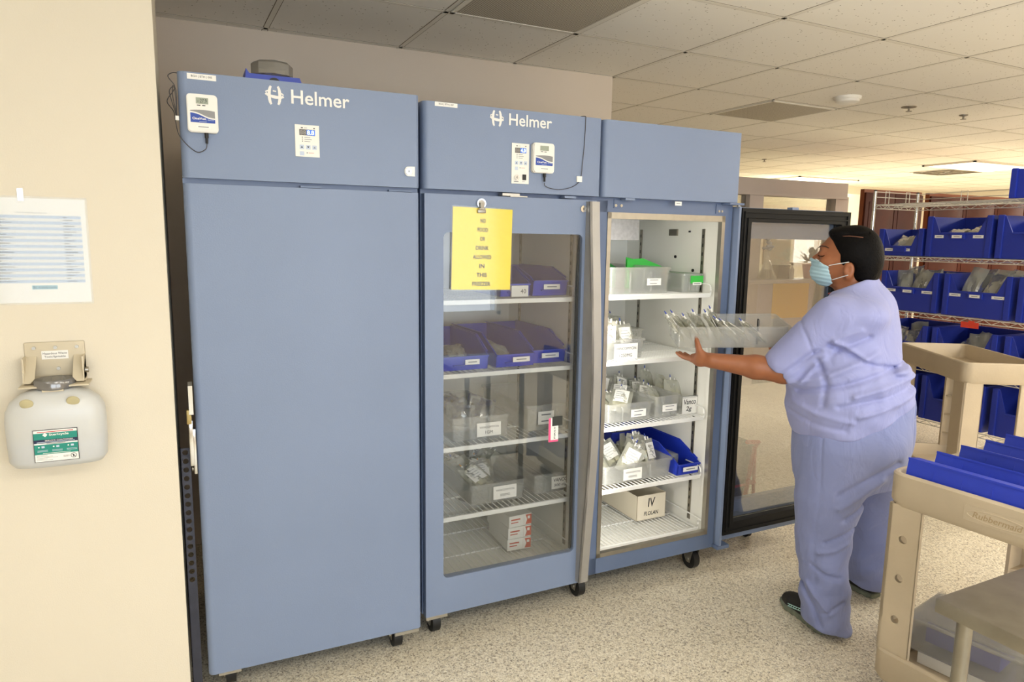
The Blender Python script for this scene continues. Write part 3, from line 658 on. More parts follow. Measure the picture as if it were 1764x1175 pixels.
MB().box(.612, .634, -.0065, -.0003, 1.762, 1.784, PAPER).build('tape', t, smooth=0)
# yellow notice with clip
t = thing('yellow_notice', 'yellow laminated sign reading NO FOOD OR DRINK on the closed glass fridge door', 'sign', W2(.222, -.002, 1.505), UYAW)
b = MB(); M_ = Matrix.Rotation(.02, 4, 'Y'); b.box(-.117, .117, -.0014, -.0008, -.147, .147, YEL, M=M_)
for k, s_ in enumerate(['NO', 'FOOD', 'OR', 'DRINK', 'ALLOWED', 'IN', 'THIS', 'FREEZER']):
    wd = .0104*len(s_); put_text(b, s_, 0, -.0017, .102-k*.0325, wd, BLACK, h=.0150, bold=.03, M=M_)
b.build('sheet', t, smooth=0)
b = MB(); lam = clearmat('laminate_film', (240, 240, 236), .985, .10, .0)
b.box(-.122, .122, -.0026, -.0020, -.152, .152, lam, M=M_); b.build('laminate', t, smooth=0)
t = thing('magnetic_clip', 'round chrome magnetic clip holding the yellow sign', 'clip', W2(.216, -.001, 1.668), UYAW)
MB().cyl((0, 0, 0), (0, -.008, 0), .017, CHROME, 24).cyl((0, -.008, 0), (0, -.010, 0), .012, STEELD, 24).build('magnet', t)
b = MB(); b.box(-.016, .016, -.012, -.004, -.034, -.022, STEELD, .002).prism([(-.006, -.014, -.022), (.006, -.014, -.022), (.009, -.018, .002), (-.009, -.018, .002)], (0, .003, 0), STEELD).cyl((-.012, -.011, -.020), (.012, -.011, -.020), .004, STEEL); b.build('jaw', t)
# ---------------- bins, bags and packs ----------------
def open_tray(b, w, d, h, m, t=.003, taper=.012, lip=.006, M=None, r=.012, bottom=True):
    """open box with thin walls, front at y=0, centred on x; slightly wider at the top"""
    def ring(hw, y0, y1, z, rr):
        out = []
        for cx_, cy_, off in ((hw-rr, y0+rr, 1.5*PI), (hw-rr, y1-rr, 0), (-hw+rr, y1-rr, PI/2), (-hw+rr, y0+rr, PI)):
            for a in np.linspace(0, PI/2, 4): out.append(b.bm.verts.new((cx_+rr*math.cos(off+a), cy_+rr*math.sin(off+a), z)))
        return out
    hw = w/2
    R = [ring(hw-taper, taper, d-taper, 0, r), ring(hw-lip, lip, d-lip, h-.012, r), ring(hw, 0, d, h-.010, r), ring(hw, 0, d, h, r), ring(hw-lip-t, lip+t, d-lip-t, h, r), ring(hw-taper-t, taper+t, d-taper-t, t, r)]
    fs = []; n = len(R[0])
    for A, B_ in zip(R, R[1:]):
        for k in range(n): fs.append(b.bm.faces.new((A[k], A[(k+1) % n], B_[(k+1) % n], B_[k])))
    fs.append(b.bm.faces.new(R[0][::-1])); fs.append(b.bm.faces.new(R[-1]))
    b._fin(fs, m, None, M)
def clear_bin(loc, rotz, w, d, h, label, lines=None, lx=.5, lw=.075, lh=.03, lz=.45, hand=False, group=None, ribs=2, barcount=0):
    t = thing('clear_bin', label, 'storage bin', loc, rotz, group)
    b = MB(); open_tray(b, w, d, h, CLEAR)
    for k in range(ribs):
        xx = -w/2+w*(k+1)/(ribs+1); b.box(xx-.002, xx+.002, .004, .012, .01, h*.8, CLEAR)
    b.build('bin_body', t, smooth=40)
    if lines is not None:
        x = -w/2+w*lx; label_plate(t, x-lw/2, x+lw/2, h*lz-lh/2, h*lz+lh/2, .002, lines, hand=hand, bars=barcount)
    return t
def hopper_bin(loc, rotz, w, d, h, label, m=BBIN2, low=.56, style='big', group=None, labels=((.5, .06), (.80, .055)), flip=False):
    """plastic bin with a lowered front; front faces -y"""
    t = thing('blue_bin', label, 'storage bin', loc, rotz, group); b = MB(); T = .006; hw = w/2
    b.box(-hw+.01, hw-.01, .01, d, 0, T, m); b.box(-hw, hw, d-T, d, 0, h, m)
    if style == 'big':
        for sd in (-1, 1):
            x = sd*hw; b.prism([(x, .004, 0.0), (x, d, 0), (x, d, h), (x, .0, h)], (-sd*T, 0, 0), m)
            b.box(min(x, x-sd*.04), max(x, x-sd*.04), -.010, .010, 0, h+.002, m, .006)
        hl = h*low; c = .045
        pts = [(-hw+.02, 0), (hw-.02, 0), (hw-.02, h*.98), (hw-c, h*.98), (hw-c-.05, hl), (-hw+c+.05, hl), (-hw+c, h*.98), (-hw+.02, h*.98)]
        b.prism([(p[0], 0, p[1]) for p in pts], (0, T, 0), m)
        b.box(-hw+c+.05, hw-c-.05, -.012, .004, hl-.010, hl+.002, m, .002)
        b.box(-.05, .05, -.016, .0, hl-.045, hl-.004, m, .004)
        for k in range(5): yy = .05+k*(d-.08)/5; b.box(-hw-.003, -hw, yy, yy+.012, .01, h*.95, m)
        b.box(-hw-.004, hw+.004, d-.01, d+.004, h-.012, h+.002, m)
    else:
        hl = h*low
        for sd in (-1, 1):
            x = sd*hw; b.prism([(x, .008, 0), (x, d, 0), (x, d, h), (x, d*.30, h), (x, .02, hl+.012), (x, 0, hl)], (-sd*T*.6, 0, 0), m)
            b.prism([(x, d, h), (x, d*.30, h), (x, .02, hl+.012), (x, .016, hl+.016), (x, d*.30, h+.004), (x, d, h+.004)], (sd*.005, 0, 0), m)
        b.prism([(-hw, .008, 0), (-hw, 0, hl), (-hw, T, hl), (-hw, .014, 0)], (w, 0, 0), m)
        b.box(-hw, hw, -.007, .004, hl-.004, hl+.002, m); b.box(-hw*.55, hw*.55, -.010, .004, hl*.35, hl*.40, m)
    b.build('bin_body', t, smooth=0)
    hl = h*low
    for (fx, wd) in labels:
        x = -hw+w*fx; z = hl-.028 if style == 'big' else hl*.62; LB = MB()
        y = (-.0163 if abs(fx-.5) < .08 else .0) if style == 'big' else -.0105
        LB.box(x-wd/2, x+wd/2, y-.0015, y, z-.010, z+.010, PAPER); LB.box(x-wd*.3, x+wd*.3, y-.0019, y-.0015, z-.002, z+.002, GINK)
        LB.build('label', t, smooth=0)
    return t
# ---- iv bag prototypes ----
BCAP = mat('blue_port_cap', (30, 60, 160), .4); ACAP = mat('amber_cap', (232, 160, 40), .4)
def bag_proto(seed, w=.115, h=.16, th=.022, cap=BCAP, lab=True):
    rnd = random.Random(seed); t = thing('iv_bag', 'x', 'iv bag', (0, 0, -5))
    b = MB(); nx, nz = 10, 12; V = [[], []]
    for s_ in (0, 1):
        for i in range(nx+1):
            for j in range(nz+1):
                u, v = i/nx*2-1, j/nz*2-1
                e = max(0, 1-abs(u)**3)*max(0, 1-abs(v)**4)
                y = (1 if s_ else -1)*(th/2*e**.6)+.006*math.sin(u*5+rnd.random()*1.6+v*3+seed)*e+.005*rnd.uniform(-1, 1)*e
                V[s_].append(b.bm.verts.new((u*w/2*(1-.05*abs(v)), y+.012*v*v*math.sin(seed), (v+1)*h/2)))
    fs = []
    for s_ in (0, 1):
        for i in range(nx):
            for j in range(nz):
                q = [V[s_][i*(nz+1)+j], V[s_][(i+1)*(nz+1)+j], V[s_][(i+1)*(nz+1)+j+1], V[s_][i*(nz+1)+j+1]]; fs.append(b.bm.faces.new(q if s_ else q[::-1]))
    b._fin(fs, POUCH); bmesh.ops.remove_doubles(b.bm, verts=b.bm.verts[:], dist=.0004)
    b.build('bag_body', t, smooth=22)
    MB().prism([(u*w*.34, -th*.12*(1-u*u), h*.12+(u+1)*.004) for u in (-1, 1)]+[(u*w*.34, -th*.12, h*.62) for u in (1, -1)], (0, th*.3, 0), mat('pale_fluid', (222, 218, 186), .3)).build('fluid_fill', t)
    if lab:
        l = MB(); n = 6
        for k in range(n):
            u0, u1 = -1+2*k/n, -1+2*(k+1)/n
            l.prism([(u0*w*.33, -th*.55-.004*(1-u0*u0), h*.30), (u1*w*.33, -th*.55-.004*(1-u1*u1), h*.30), (u1*w*.33, -th*.45-.004*(1-u1*u1), h*.86), (u0*w*.33, -th*.45-.004*(1-u0*u0), h*.86)], (0, -.0006, 0), PAPER)
        for k in range(4): l.box(-w*.26, w*(.12+.03*(k % 3)), -th*.6-.0062, -th*.6-.0052, h*(.44+.095*k), h*(.449+.095*k), GINK)
        l.build('label', t, smooth=0)
    p = MB(); p.cyl((-w*.12, 0, h-.005), (-w*.12, 0, h+.016), .0045, WPLAS, 8).cyl((w*.10, 0, h-.005), (w*.10, 0, h+.012), .004, WPLAS, 8).cyl((-w*.12, 0, h+.014), (-w*.12, 0, h+.034), .0042, cap, 8, r1=.002)
    p.build('port', t); return t
PB = [bag_proto(k, cap=BCAP) for k in (1, 2, 3)]+[bag_proto(5, cap=ACAP), bag_proto(6, cap=BCAP, lab=False)]
PROTO_USED = set()
def eul(rx, ry, rz, base=0): return (Matrix.Rotation(base, 3, 'Z')@Matrix.Rotation(rz, 3, 'Z')@Matrix.Rotation(rx, 3, 'X')@Matrix.Rotation(ry, 3, 'Y')).to_euler()
def put_bag(k, loc, rx, ry, rz, base, label, group, s=1.0):
    o = copy_tree(PB[k]); o.location = loc; o.rotation_euler = eul(rx, ry, rz, base); o.scale = (s, s, s); o['label'] = label; o['group'] = group; return o
def bags_in(fr, x0, x1, y0, y1, z, n, label, group, lean=-.5, rot=.15, s=1.0, kinds=(0, 1, 2), dz=.0, seed=0, base=UYAW):
    rnd = random.Random(seed*77+n)
    for i in range(n):
        f = (i+.5)/n; x = x0+(x1-x0)*(rnd.random() if n > 2 else f); y = y0+(y1-y0)*f
        put_bag(rnd.choice(kinds), fr(x, y, z+dz+rnd.uniform(0, .012)), lean+rnd.uniform(-.2, .2), rnd.uniform(-rot, rot)*1.6, rnd.uniform(-rot, rot)*2, base, label, group, s*rnd.uniform(.92, 1.05))
# open bay (right), local coordinates of the refrigerator
z = SZ[0]
clear_bin(W2(1.035, .13, z+.003), UYAW, .33, .52, .115, 'long clear bin at the left of the top shelf in the open bay', (('', .5, .5, .5),)[:0], lx=.70, lw=.075, lh=.03, lz=.45, barcount=2)
clear_bin(W2(1.215, .30, z+.003), UYAW, .10, .42, .10, 'narrow clear bin with a tiny label, middle of the top shelf in open bay', [], lx=.5, lw=.045, lh=.03, lz=.55, barcount=1)
tb = clear_bin(W2(1.322, .13, z+.003), UYAW, .125, .44, .085, 'small clear bin with a bright green tag on the top shelf of the open bay')
b = MB(); b.box(-.018, .054, .0005, .0018, .042, .076, GREEN).box(-.006, .044, -.0012, .0004, .034, .046, PAPER).box(0, .036, -.0018, -.0012, .038, .042, GINK); b.build('green_tag', tb, smooth=0)
t = thing('green_folder', 'bright green plastic folder standing behind the clear bins in the open bay', 'folder', W2(1.16, .42, z+.003), UYAW)
MB().prism([(0, 0, .0), (.19, -.03, 0), (.19, -.03, .105), (.08, -.015, .145), (-.0, 0, .14)], (0, .003, 0), GREEN).prism([(0, .01, 0), (.19, .01, 0), (.19, .01, .11), (0, .01, .15)], (0, .003, 0), GREEN).build('folder', t, smooth=0)
t = thing('green_folder', 'dark green plastic sheet sticking up at the left behind the clear bin', 'folder', W2(1.03, .50, z+.003), UYAW)
MB().prism([(0, 0, .0), (.12, 0, 0), (.12, 0, .10), (0, 0, .165)], (0, .003, 0), mat('dark_green_plastic', (30, 130, 50), .5)).build('folder', t, smooth=0)
# shelf two
z = SZ[1]
clear_bin(W2(.955, .12, z+.003), UYAW, .22, .50, .085, 'clear bin labelled VANCOMYCIN 1250MG in the open bay', [('VANCOMYCIN', .5, .70, .86), ('1250MG', .5, .27, .54)], lx=.52, lw=.122, lh=.070, lz=.38)
bags_in(W2, .89, .93, .14, .34, z+.02, 3, 'clear iv bag with a white label standing in the VANCOMYCIN 1250MG bin', 'bags in the 1250MG bin', lean=-.12, rot=.06, seed=1, s=.85)
bags_in(W2, .99, 1.02, .14, .40, z+.02, 3, 'clear iv bag with a white label standing in the VANCOMYCIN 1250MG bin', 'bags in the 1250MG bin', lean=-.12, rot=.06, seed=2, s=.85)
clear_bin(W2(1.13, .30, z+.003), UYAW, .12, .38, .10, 'clear bin of bags set back behind the held bin on the second shelf')
bags_in(W2, 1.10, 1.16, .40, .62, z+.03, 4, 'clear iv bag heaped at the back of the second shelf in the open bay', 'bags at the back of the second shelf', lean=-.5, seed=3, kinds=(4,), s=.8)
# shelf three
z = SZ[2]
clear_bin(W2(1.00, .12, z+.003), UYAW, .25, .50, .085, 'clear bin heaped with iv bags, left on the third shelf of the open bay', [], lx=.66, lw=.08, lh=.034, lz=.45, barcount=2)
clear_bin(W2(1.205, .12, z+.003), UYAW, .15, .50, .10, 'clear bin with a small label, middle of the third shelf of the open bay', [], lx=.55, lw=.08, lh=.032, lz=.45, barcount=2)
clear_bin(W2(1.345, .14, z+.003), UYAW, .115, .45, .085, 'clear bin handwritten Vanco 2g at the right of the third shelf in the open bay', [('Vanco', .5, .70, .8, .30), ('2g', .45, .27, .38, .34)], lx=.5, lw=.088, lh=.082, lz=.48, hand=True)
g3 = 'bags heaped in the third shelf bins'; lb3 = 'clear iv bag heaped in a bin on the third shelf of the open bay'
bags_in(W2, .92, 1.06, .16, .55, z+.04, 7, lb3, g3, lean=-.95, rot=.35, seed=4, s=.85)
bags_in(W2, .92, 1.10, .16, .5, z+.015, 5, lb3, g3, lean=-1.2, rot=.35, seed=5, kinds=(4, 1), s=.85)
bags_in(W2, 1.17, 1.24, .18, .50, z+.02, 4, lb3, g3, lean=-.8, rot=.3, seed=6, s=.75, kinds=(4, 2))
bags_in(W2, 1.33, 1.36, .2, .5, z+.01, 3, lb3, g3, lean=-.35, rot=.2, seed=7, s=.85, kinds=(4,))
# shelf four
z = SZ[3]
clear_bin(W2(1.06, .12, z+.003), UYAW, .38, .50, .085, 'wide clear bin packed with iv bags on the fourth shelf of the open bay', [('VANCOMYCIN', .5, .68, .8), ('1000MG', .5, .3, .45)], lx=.40, lw=.10, lh=.052, lz=.45)
g4 = 'bags packed in the wide fourth shelf bin'; lb4 = 'clear iv bag with a white label packed in the wide bin on the fourth shelf'
for c_, sd in ((.93, 8), (1.04, 9), (1.15, 10), (1.20, 21)): bags_in(W2, c_-.02, c_+.02, .15, .50, z+.02, 4, lb4, g4, lean=-.45, rot=.3, seed=sd, s=.86, kinds=(0, 1, 2, 4))
hopper_bin(W2(1.325, .10, z+.003), UYAW, .125, .50, .12, 'blue bin at the right of the fourth shelf in the open bay', BBIN, .42, 'small', labels=((.5, .085),))
t = thing('syringe_pack', 'dark glossy wrapped packs lying in the right blue bin', 'medicine pack', W2(1.30, .18, z+.03), UYAW)
MB().box(-.03, .03, 0, .10, 0, .05, WRAP, .01).box(-.02, .02, .01, .09, .01, .035, mat('grey_contents', (110, 112, 110), .4, 0, .4, 60), .004).build('pack', t)
hopper_bin(W2(1.17, .40, z+.09), UYAW, .16, .34, .13, 'dark blue bin leaning at the back above the fourth shelf', mat('dark_blue_plastic', (26, 40, 130), .4), .45, 'small', labels=())
# basket level
z = SZ[4]
t = thing('cardboard_tray', 'long cream open box handwritten IV FLOLAN on the bottom shelf', 'box', W2(1.235, .25, z+.003), UYAW)
b = MB(); CB = mat('cream_card', (232, 222, 200), .7); hw, d_, h_ = .085, .44, .125
b.box(-hw, hw, 0, d_, 0, .003, CB).box(-hw, hw, 0, .003, 0, h_, CB).box(-hw, hw, d_-.003, d_, 0, h_, CB).box(-hw, -hw+.003, 0, d_, 0, h_, CB).box(hw-.003, hw, 0, d_, 0, h_, CB)
put_text(b, 'IV', .0, -.0008, .086, .042, INK, h=.045, bold=.01, shear=.1); put_text(b, 'FLOLAN', .0, -.0008, .032, .085, INK, h=.020, bold=.01, shear=.15); b.build('box', t, smooth=0)
bags_in(W2, .835, .85, .12, .16, z+.005, 2, 'small clear bag lying at the front left corner of the bottom shelf', 'small bags on the bottom shelf', lean=-.9, rot=.3, seed=12, s=.55, kinds=(4,))
# ---- left bay behind glass ----
z = SZ[0]
hopper_bin(W2(.60, .16, z+.003), UYAW, .16, .45, .11, 'blue bin at the right of the top shelf behind the glass', BBIN, .55, 'small', labels=((.5, .075),))
hopper_bin(W2(.44, .16, z+.003), UYAW, .13, .45, .11, 'blue bin behind the yellow sign on the top shelf', BBIN, .45, 'small', labels=())
t = thing('white_card_box', 'white card box end marked 40 beside the blue bin on the top shelf', 'box', W2(.445, .145, z+.003), UYAW)
b = MB(); b.box(-.03, .045, 0, .012, 0, .045, PAPER, .001); put_text(b, '40', .022, -.0006, .022, .024, INK); b.build('card', t, smooth=0)
z = SZ[1]
hopper_bin(W2(.215, .13, z+.003), UYAW, .19, .42, .12, 'blue bin at the left of the second shelf behind the glass', BBIN, .45, 'small', labels=((.62, .06),))
hopper_bin(W2(.43, .13, z+.003), UYAW, .17, .48, .12, 'blue bin in the middle of the second shelf behind the glass', BBIN, .42, 'small', labels=((.62, .075),))
hopper_bin(W2(.60, .16, z+.003), UYAW, .155, .48, .12, 'blue bin at the right of the second shelf behind the glass', BBIN, .45, 'small', labels=((.5, .08),))
def pouch(loc, rz, w, h, label, group, lean=-1.2, m=WRAP, seed=0, name='wrapped_pack', base=0, inner=None):
    t = thing(name, label, 'wrapped pack', loc, 0, group); rnd = random.Random(seed); t.rotation_euler = eul(lean, rnd.uniform(-.3, .3), rz, base)
    b = MB(); nx, nz = 9, 9; V = [[], []]
    for s_ in (0, 1):
        for i in range(nx+1):
            for j in range(nz+1):
                u, v = i/nx*2-1, j/nz*2-1; e = max(0, 1-abs(u)**3)*max(0, 1-abs(v)**3)
                V[s_].append(b.bm.verts.new((u*w/2, (1 if s_ else -1)*.018*e**.6+.012*math.sin(3*u+seed)*math.cos(2.5*v+seed*2)+rnd.uniform(-.005, .005)*e, (v+1)*h/2)))
    fs = []
    for s_ in (0, 1):
        for i in range(nx):
            for j in range(nz): fs.append(b.bm.faces.new([V[s_][i*(nz+1)+j], V[s_][(i+1)*(nz+1)+j], V[s_][(i+1)*(nz+1)+j+1], V[s_][i*(nz+1)+j+1]][::(1 if s_ else -1)]))
    b._fin(fs, m); bmesh.ops.remove_doubles(b.bm, verts=b.bm.verts[:], dist=.0004); b.build('film', t, smooth=20)
    MB().box(-w*.34, w*.34, -.006, .006, h*.12, h*.85, inner or mat('pale_grey_contents', (176, 180, 176), .6, 0, .25, 40), .004).build('contents', t)
    return t
for k, (x, y, s_) in enumerate(((.20, .17, 3), (.16, .26, 4), (.40, .18, 5), (.44, .30, 6))):
    pouch(W2(x, y, z+.035), .3*(k-1), .09, .13, 'silvery wrapped pack lying in a blue bin on the second shelf behind the glass', 'packs in the second shelf blue bins', seed=s_, base=UYAW, lean=-1.25)
z = SZ[2]
clear_bin(W2(.285, .13, z+.003), UYAW, .26, .48, .095, 'clear bin of wrapped syringes with a white label on the third shelf behind the glass', [('VANCOMYCIN', .5, .68, .8), ('1GM', .5, .3, .3)], lx=.62, lw=.105, lh=.056, lz=.42)
for k in range(5): pouch(W2(.21+.055*(k % 3), .16+.05*k, z+.045), .35*math.sin(k*2), .12, .12, 'shiny wrapped pack of syringes in the clear bin on the third shelf behind the glass', 'wrapped syringes on the third shelf', seed=20+k, lean=-.75, base=UYAW, inner=mat('dark_grey_contents', (92, 92, 92), .5, 0, .5, 50))
clear_bin(W2(.605, .15, z+.003), UYAW, .22, .48, .11, 'clear bin with half hidden label, right on the third shelf behind the glass', [], lx=.42, lw=.075, lh=.055, lz=.5, barcount=2)
z = SZ[3]
clear_bin(W2(.37, .14, z+.003), UYAW, .26, .52, .085, 'long clear bin of iv bags, white label, on the fourth shelf behind glass', [('VANCOMYCIN', .5, .68, .8), ('500MG', .5, .3, .42)], lx=.60, lw=.105, lh=.056, lz=.5)
bags_in(W2, .30, .42, .2, .58, z+.03, 7, 'amber capped iv bag in the long clear bin on the fourth shelf behind the glass', 'amber capped bags on the fourth shelf', lean=-1.0, rot=.4, seed=15, s=.85, kinds=(3, 4))
clear_bin(W2(.62, .15, z+.003), UYAW, .17, .52, .085, 'clear bin handwritten VANCO 500 mg at the right of the fourth shelf behind the glass', [('VANCO', .5, .72, .8, .28), ('500 mg', .5, .28, .72, .26)], lx=.76, lw=.085, lh=.055, lz=.5, hand=True)
z = SZ[4]
for k in range(3):
    t = thing('medicine_carton', ('white and red medicine carton, %s of the stack on the bottom shelf' % ('bottom', 'middle', 'top')[k]), 'carton', W2(.50+.002*k, .21, z+.004+.053*k), UYAW+.05*(k-1))
    b = MB(); b.box(-.055, .055, 0, .22, 0, .051, WPLAS, .001).box(.018, .0556, -.0006, 0, .004, .047, mat('orange_red_print', (196, 82, 54), .5)); b.poly([(.018, -.0010, .004), (.018, -.0010, .047), (.026, -.0010, .047), (.034, -.0010, .025), (.026, -.0010, .004)], WPLAS)
    b.box(-.045, .0, -.0006, 0, .030, .036, mat('orange_red_print', 0)).box(-.045, -.01, -.0006, 0, .018, .022, mat('orange_red_print', 0)).box(.036, .048, -.0012, -.0006, .028, .040, WPLAS); b.build('carton', t, smooth=0)
pouch(W2(.50, .30, z+.175), .4, .16, .24, 'clear plastic bag draped over the cartons on the bottom shelf', None, seed=31, lean=-1.5, name='plastic_bag', base=UYAW, inner=WRAP)
t = thing('reminder_tag', 'pink and white reminder tag stuck on the fridge door glass', 'tag', W2(.542, .0045, .797), UYAW)
b = MB(); b.box(-.024, .020, -.001, 0, -.050, .045, PAPER).box(-.024, -.014, -.0014, -.001, -.05, .045, PINK).box(-.024, .020, -.0014, -.001, -.053, -.045, PINK)
b.box(-.008, .038, -.0016, -.001, .012, .05, mat('tag_black', (50, 52, 48), .5))
put_text(b, 'FIRST', .004, -.0018, -.015, .05, INK, h=.008, M=Matrix.Identity(4), tilt=-PI/2); b.build('tag', t, smooth=0)

# ---------------- the held bin ----------------
HB = Matrix.Translation((1.785, -.065, 1.112)) @ Matrix.Rotation(-.437, 4, 'Z') @ Matrix.Rotation(.17, 4, 'X') @ Matrix.Rotation(-.02, 4, 'Y')
t = thing('clear_bin', 'clear plastic bin full of iv bags carried in the person hands', 'storage bin'); t.matrix_world = HB @ Matrix.Translation((.23, 0, 0))
b = MB(); open_tray(b, .46, .20, .090, CLEAR, taper=.010); b.build('bin_body', t, smooth=40)
rnd = random.Random(3)
for k in range(9):
    x = .05+.035*k+rnd.uniform(-.01, .01) if k < 6 else .27+.05*(k-6)
    M_ = HB @ Matrix.Translation((x, .06+.05*(k % 2), .012)) @ Matrix.Rotation(rnd.uniform(1.2, 1.9), 4, 'Z') @ Matrix.Rotation((-.55 if k < 6 else -.85)+rnd.uniform(-.15, .1), 4, 'X') @ Matrix.Diagonal((.78, .78, .84, 1))
    o = copy_tree(PB[k % 3]); o.matrix_world = M_; o['label'] = 'clear iv bag with a white label leaning in the carried bin'; o['group'] = 'iv bags in the carried bin'
for p in PB:
    for c_ in list(p.children): bpy.data.objects.remove(c_)
    bpy.data.objects.remove(p)
# ---------------- wire shelving with blue bins (front faces -x) ----------------
SX, SY0 = 4.88, 1.50        # far front corner; local x runs toward the viewer (-y), local y runs away (+x)
SR = -PI/2
def WS(x, y, z): return (SX+y, SY0-x, z)
ws = thing('wire_shelving', 'chrome wire shelving unit filled with big blue bins', 'shelving', (SX, SY0, 0), SR)
SL, SD = 1.83, .50
levels = [.265, .655, 1.045, 1.452, 1.845]
for (x, y) in ((0, 0), (0, SD), (SL, 0), (SL, SD)):
    b = MB(); b.cyl((x, y, .08), (x, y, 1.95), .0125, CHROME, 12)
    for k in range(9): b.cyl((x, y, .2+.2*k), (x, y, .203+.2*k), .0135, STEELD, 12)
    b.lathe([(.012, 1.95), (.014, 1.955), (.0, 1.962)], BLACK, c=(x, y, 0)); b.cyl((x-.012, y, .045), (x+.012, y, .045), .045, BLACK, 18); b.build('post', ws)
WIRE = mat('wire_chrome', (218, 214, 204), .4, .1)
for z in levels:
    b = MB()
    for (p, q) in (((0, 0), (SL, 0)), ((0, SD), (SL, SD)), ((0, 0), (0, SD)), ((SL, 0), (SL, SD))):
        for dz in (0, -.028): b.cyl((*p, z+dz), (*q, z+dz), .0035, WIRE, 6)
        n = 34 if p[1] == q[1] else 10; P_ = []
        for k in range(n+1): f = k/n; P_.append((p[0]+(q[0]-p[0])*f, p[1]+(q[1]-p[1])*f, z-(0 if k % 2 else .028)))
        b.tube(P_, .0026, WIRE, 5)
    for k in range(56): x = .02+(SL-.04)*k/55; b.cyl((x, 0, z+.002), (x, SD, z+.002), .002, WIRE, 4)
    b.cyl((0, SD/2, z-.003), (SL, SD/2, z-.003), .003, WIRE, 6); b.build('wire_shelf', ws)
b = MB()
for dz in (.06, .10): b.cyl((0, SD, 1.845+dz), (SL, SD, 1.845+dz), .003, WIRE, 6); b.cyl((0, 0, 1.845+dz), (0, SD, 1.845+dz), .003, WIRE, 6)
for x in (.35, .8, 1.3): b.tube([(x, SD, 1.845), (x, SD, 1.955), (x+.05, SD, 1.955), (x+.05, SD, 1.845)], .003, WIRE, 6)
for y in (.12, .36): b.tube([(0, y, 1.845), (0, y, 1.955), (0, y+.04, 1.955), (0, y+.04, 1.845)], .003, WIRE, 6)
b.build('ledge_guard', ws)
row = {1: 'second', 2: 'third', 3: 'fourth', 4: 'fifth'}
GPK = mat('pale_wrapped_goods', (206, 207, 200), .6, 0, .2, 40)
BW = .455
def packs(x, z, n, nm, seed, w=.12, h=.2, lean=-.5):
    rnd = random.Random(seed)
    for k in range(n):
        f = (k+.5)/n-.5
        pouch(WS(x+f*.26, .10+.08*(k % 3), z), rnd.uniform(-.35, .35), w, h*rnd.uniform(.85, 1.1), 'pale wrapped supply pack in the %s' % nm, 'packs in the %s' % nm, lean=lean+rnd.uniform(-.35, .2), m=POUCH, seed=seed*9+k, base=SR, inner=GPK)
# top of the unit
hopper_bin(WS(1.14, .02, 1.852), SR, .33, .42, .19, 'blue bin standing on the very top of the wire shelving', BBIN, .95, labels=())
# second level from the top: low bin, tall bin, tall bin
z = levels[3]+.008
hopper_bin(WS(.245, .01, z), SR, .36, .36, .20, 'low fronted blue bin at the far end of the upper wire shelf', BBIN2, .36, 'big', labels=((.25, .07), (.62, .07)))
packs(.245, z+.055, 7, 'low bin at the far end of the upper shelf', 3, h=.15, lean=-.75)
hopper_bin(WS(.675, .01, z), SR, BW, .42, .285, 'tall blue bin in the middle of the upper wire shelf', BBIN2, .60, 'big', labels=((.5, .07), (.20, .065), (.80, .07)))
packs(.675, z+.165, 5, 'tall bin in the middle of the upper shelf', 4, h=.16, lean=-1.25)
hopper_bin(WS(1.16, .01, z), SR, BW, .42, .285, 'tall blue bin at the right picture edge of the upper wire shelf', BBIN2, .60, 'big', labels=((.5, .07),))
z = levels[2]+.008
for x, nm in ((.345, 'left'), (.84, 'middle'), (1.335, 'right picture edge')):
    hopper_bin(WS(x, .01, z), SR, BW, .42, .29, 'large blue bin of wrapped supplies on the third wire shelf, %s' % nm, BBIN2, .60, 'big', labels=((.5, .07), (.18, .08), (.82, .085)))
    packs(x, z+.12, 7, '%s bin of the third wire shelf' % nm, int(x*30), h=.21, lean=-.4)
z = levels[1]+.008
for x, nm in ((.30, 'behind the person shoulder'), (.79, 'behind the tan cart top'), (1.29, 'right picture edge')):
    hopper_bin(WS(x, .01, z), SR, BW, .42, .29, 'large blue bin on the fourth wire shelf, %s' % nm, BBIN2, .55, 'big', labels=((.5, .07),))
    packs(x, z+.12, 5, 'fourth shelf bin %s' % nm, int(x*50), h=.19, lean=-.7)
z = levels[0]+.008
for x, nm in ((.26, 'left beside the person'), (.75, 'seen between the tan cart legs'), (1.25, 'right picture edge')):
    hopper_bin(WS(x, .01, z), SR, BW, .42, .32, 'large blue bin on the lowest wire shelf, %s' % nm, BBIN2, .52, 'big', labels=((.82, .10), (.5, .07)))
    packs(x, z+.08, 4, 'lowest shelf bin %s' % nm, int(x*70), h=.18, lean=-.9)
t = thing('red_tag', 'small red tag hanging under the third wire shelf', 'tag', WS(.83, -.01, 1.00), SR); MB().box(-.06, .06, 0, .004, -.02, .02, mat('orange_red', (225, 70, 50), .5)).box(-.01, .03, 0, .004, .02, .03, mat('orange_red', 0)).build('tag', t, smooth=0)
# dark wood cabinets behind the shelving
def wood_cab(x0, x1, label):
    t = thing('wooden_screen', label, 'screen', ((x0+x1)/2, 2.1, 0)); w_ = (x1-x0)/2
    MB().box(-w_, w_, .02, .06, .0, 2.03, mat('light_wood_edge', (130, 66, 30), .5)).build('frame', t, smooth=0)
    n = max(1, round((x1-x0)/.45))
    for k in range(n):
        a = -w_+(x1-x0)*k/n; c = -w_+(x1-x0)*(k+1)/n
        d_ = MB().box(a+.004, c-.004, 0, .02, .08, 2.0, WOOD, .004).box(a+.05, c-.05, -.004, 0, .16, 1.92, WOOD, .003).build('panel', t)
wood_cab(5.53, 6.31, 'dark red panelled wooden screen behind the far end of the wire shelving')
wood_cab(6.42, 8.4, 'wide dark red wooden screen behind the right part of the wire shelving')
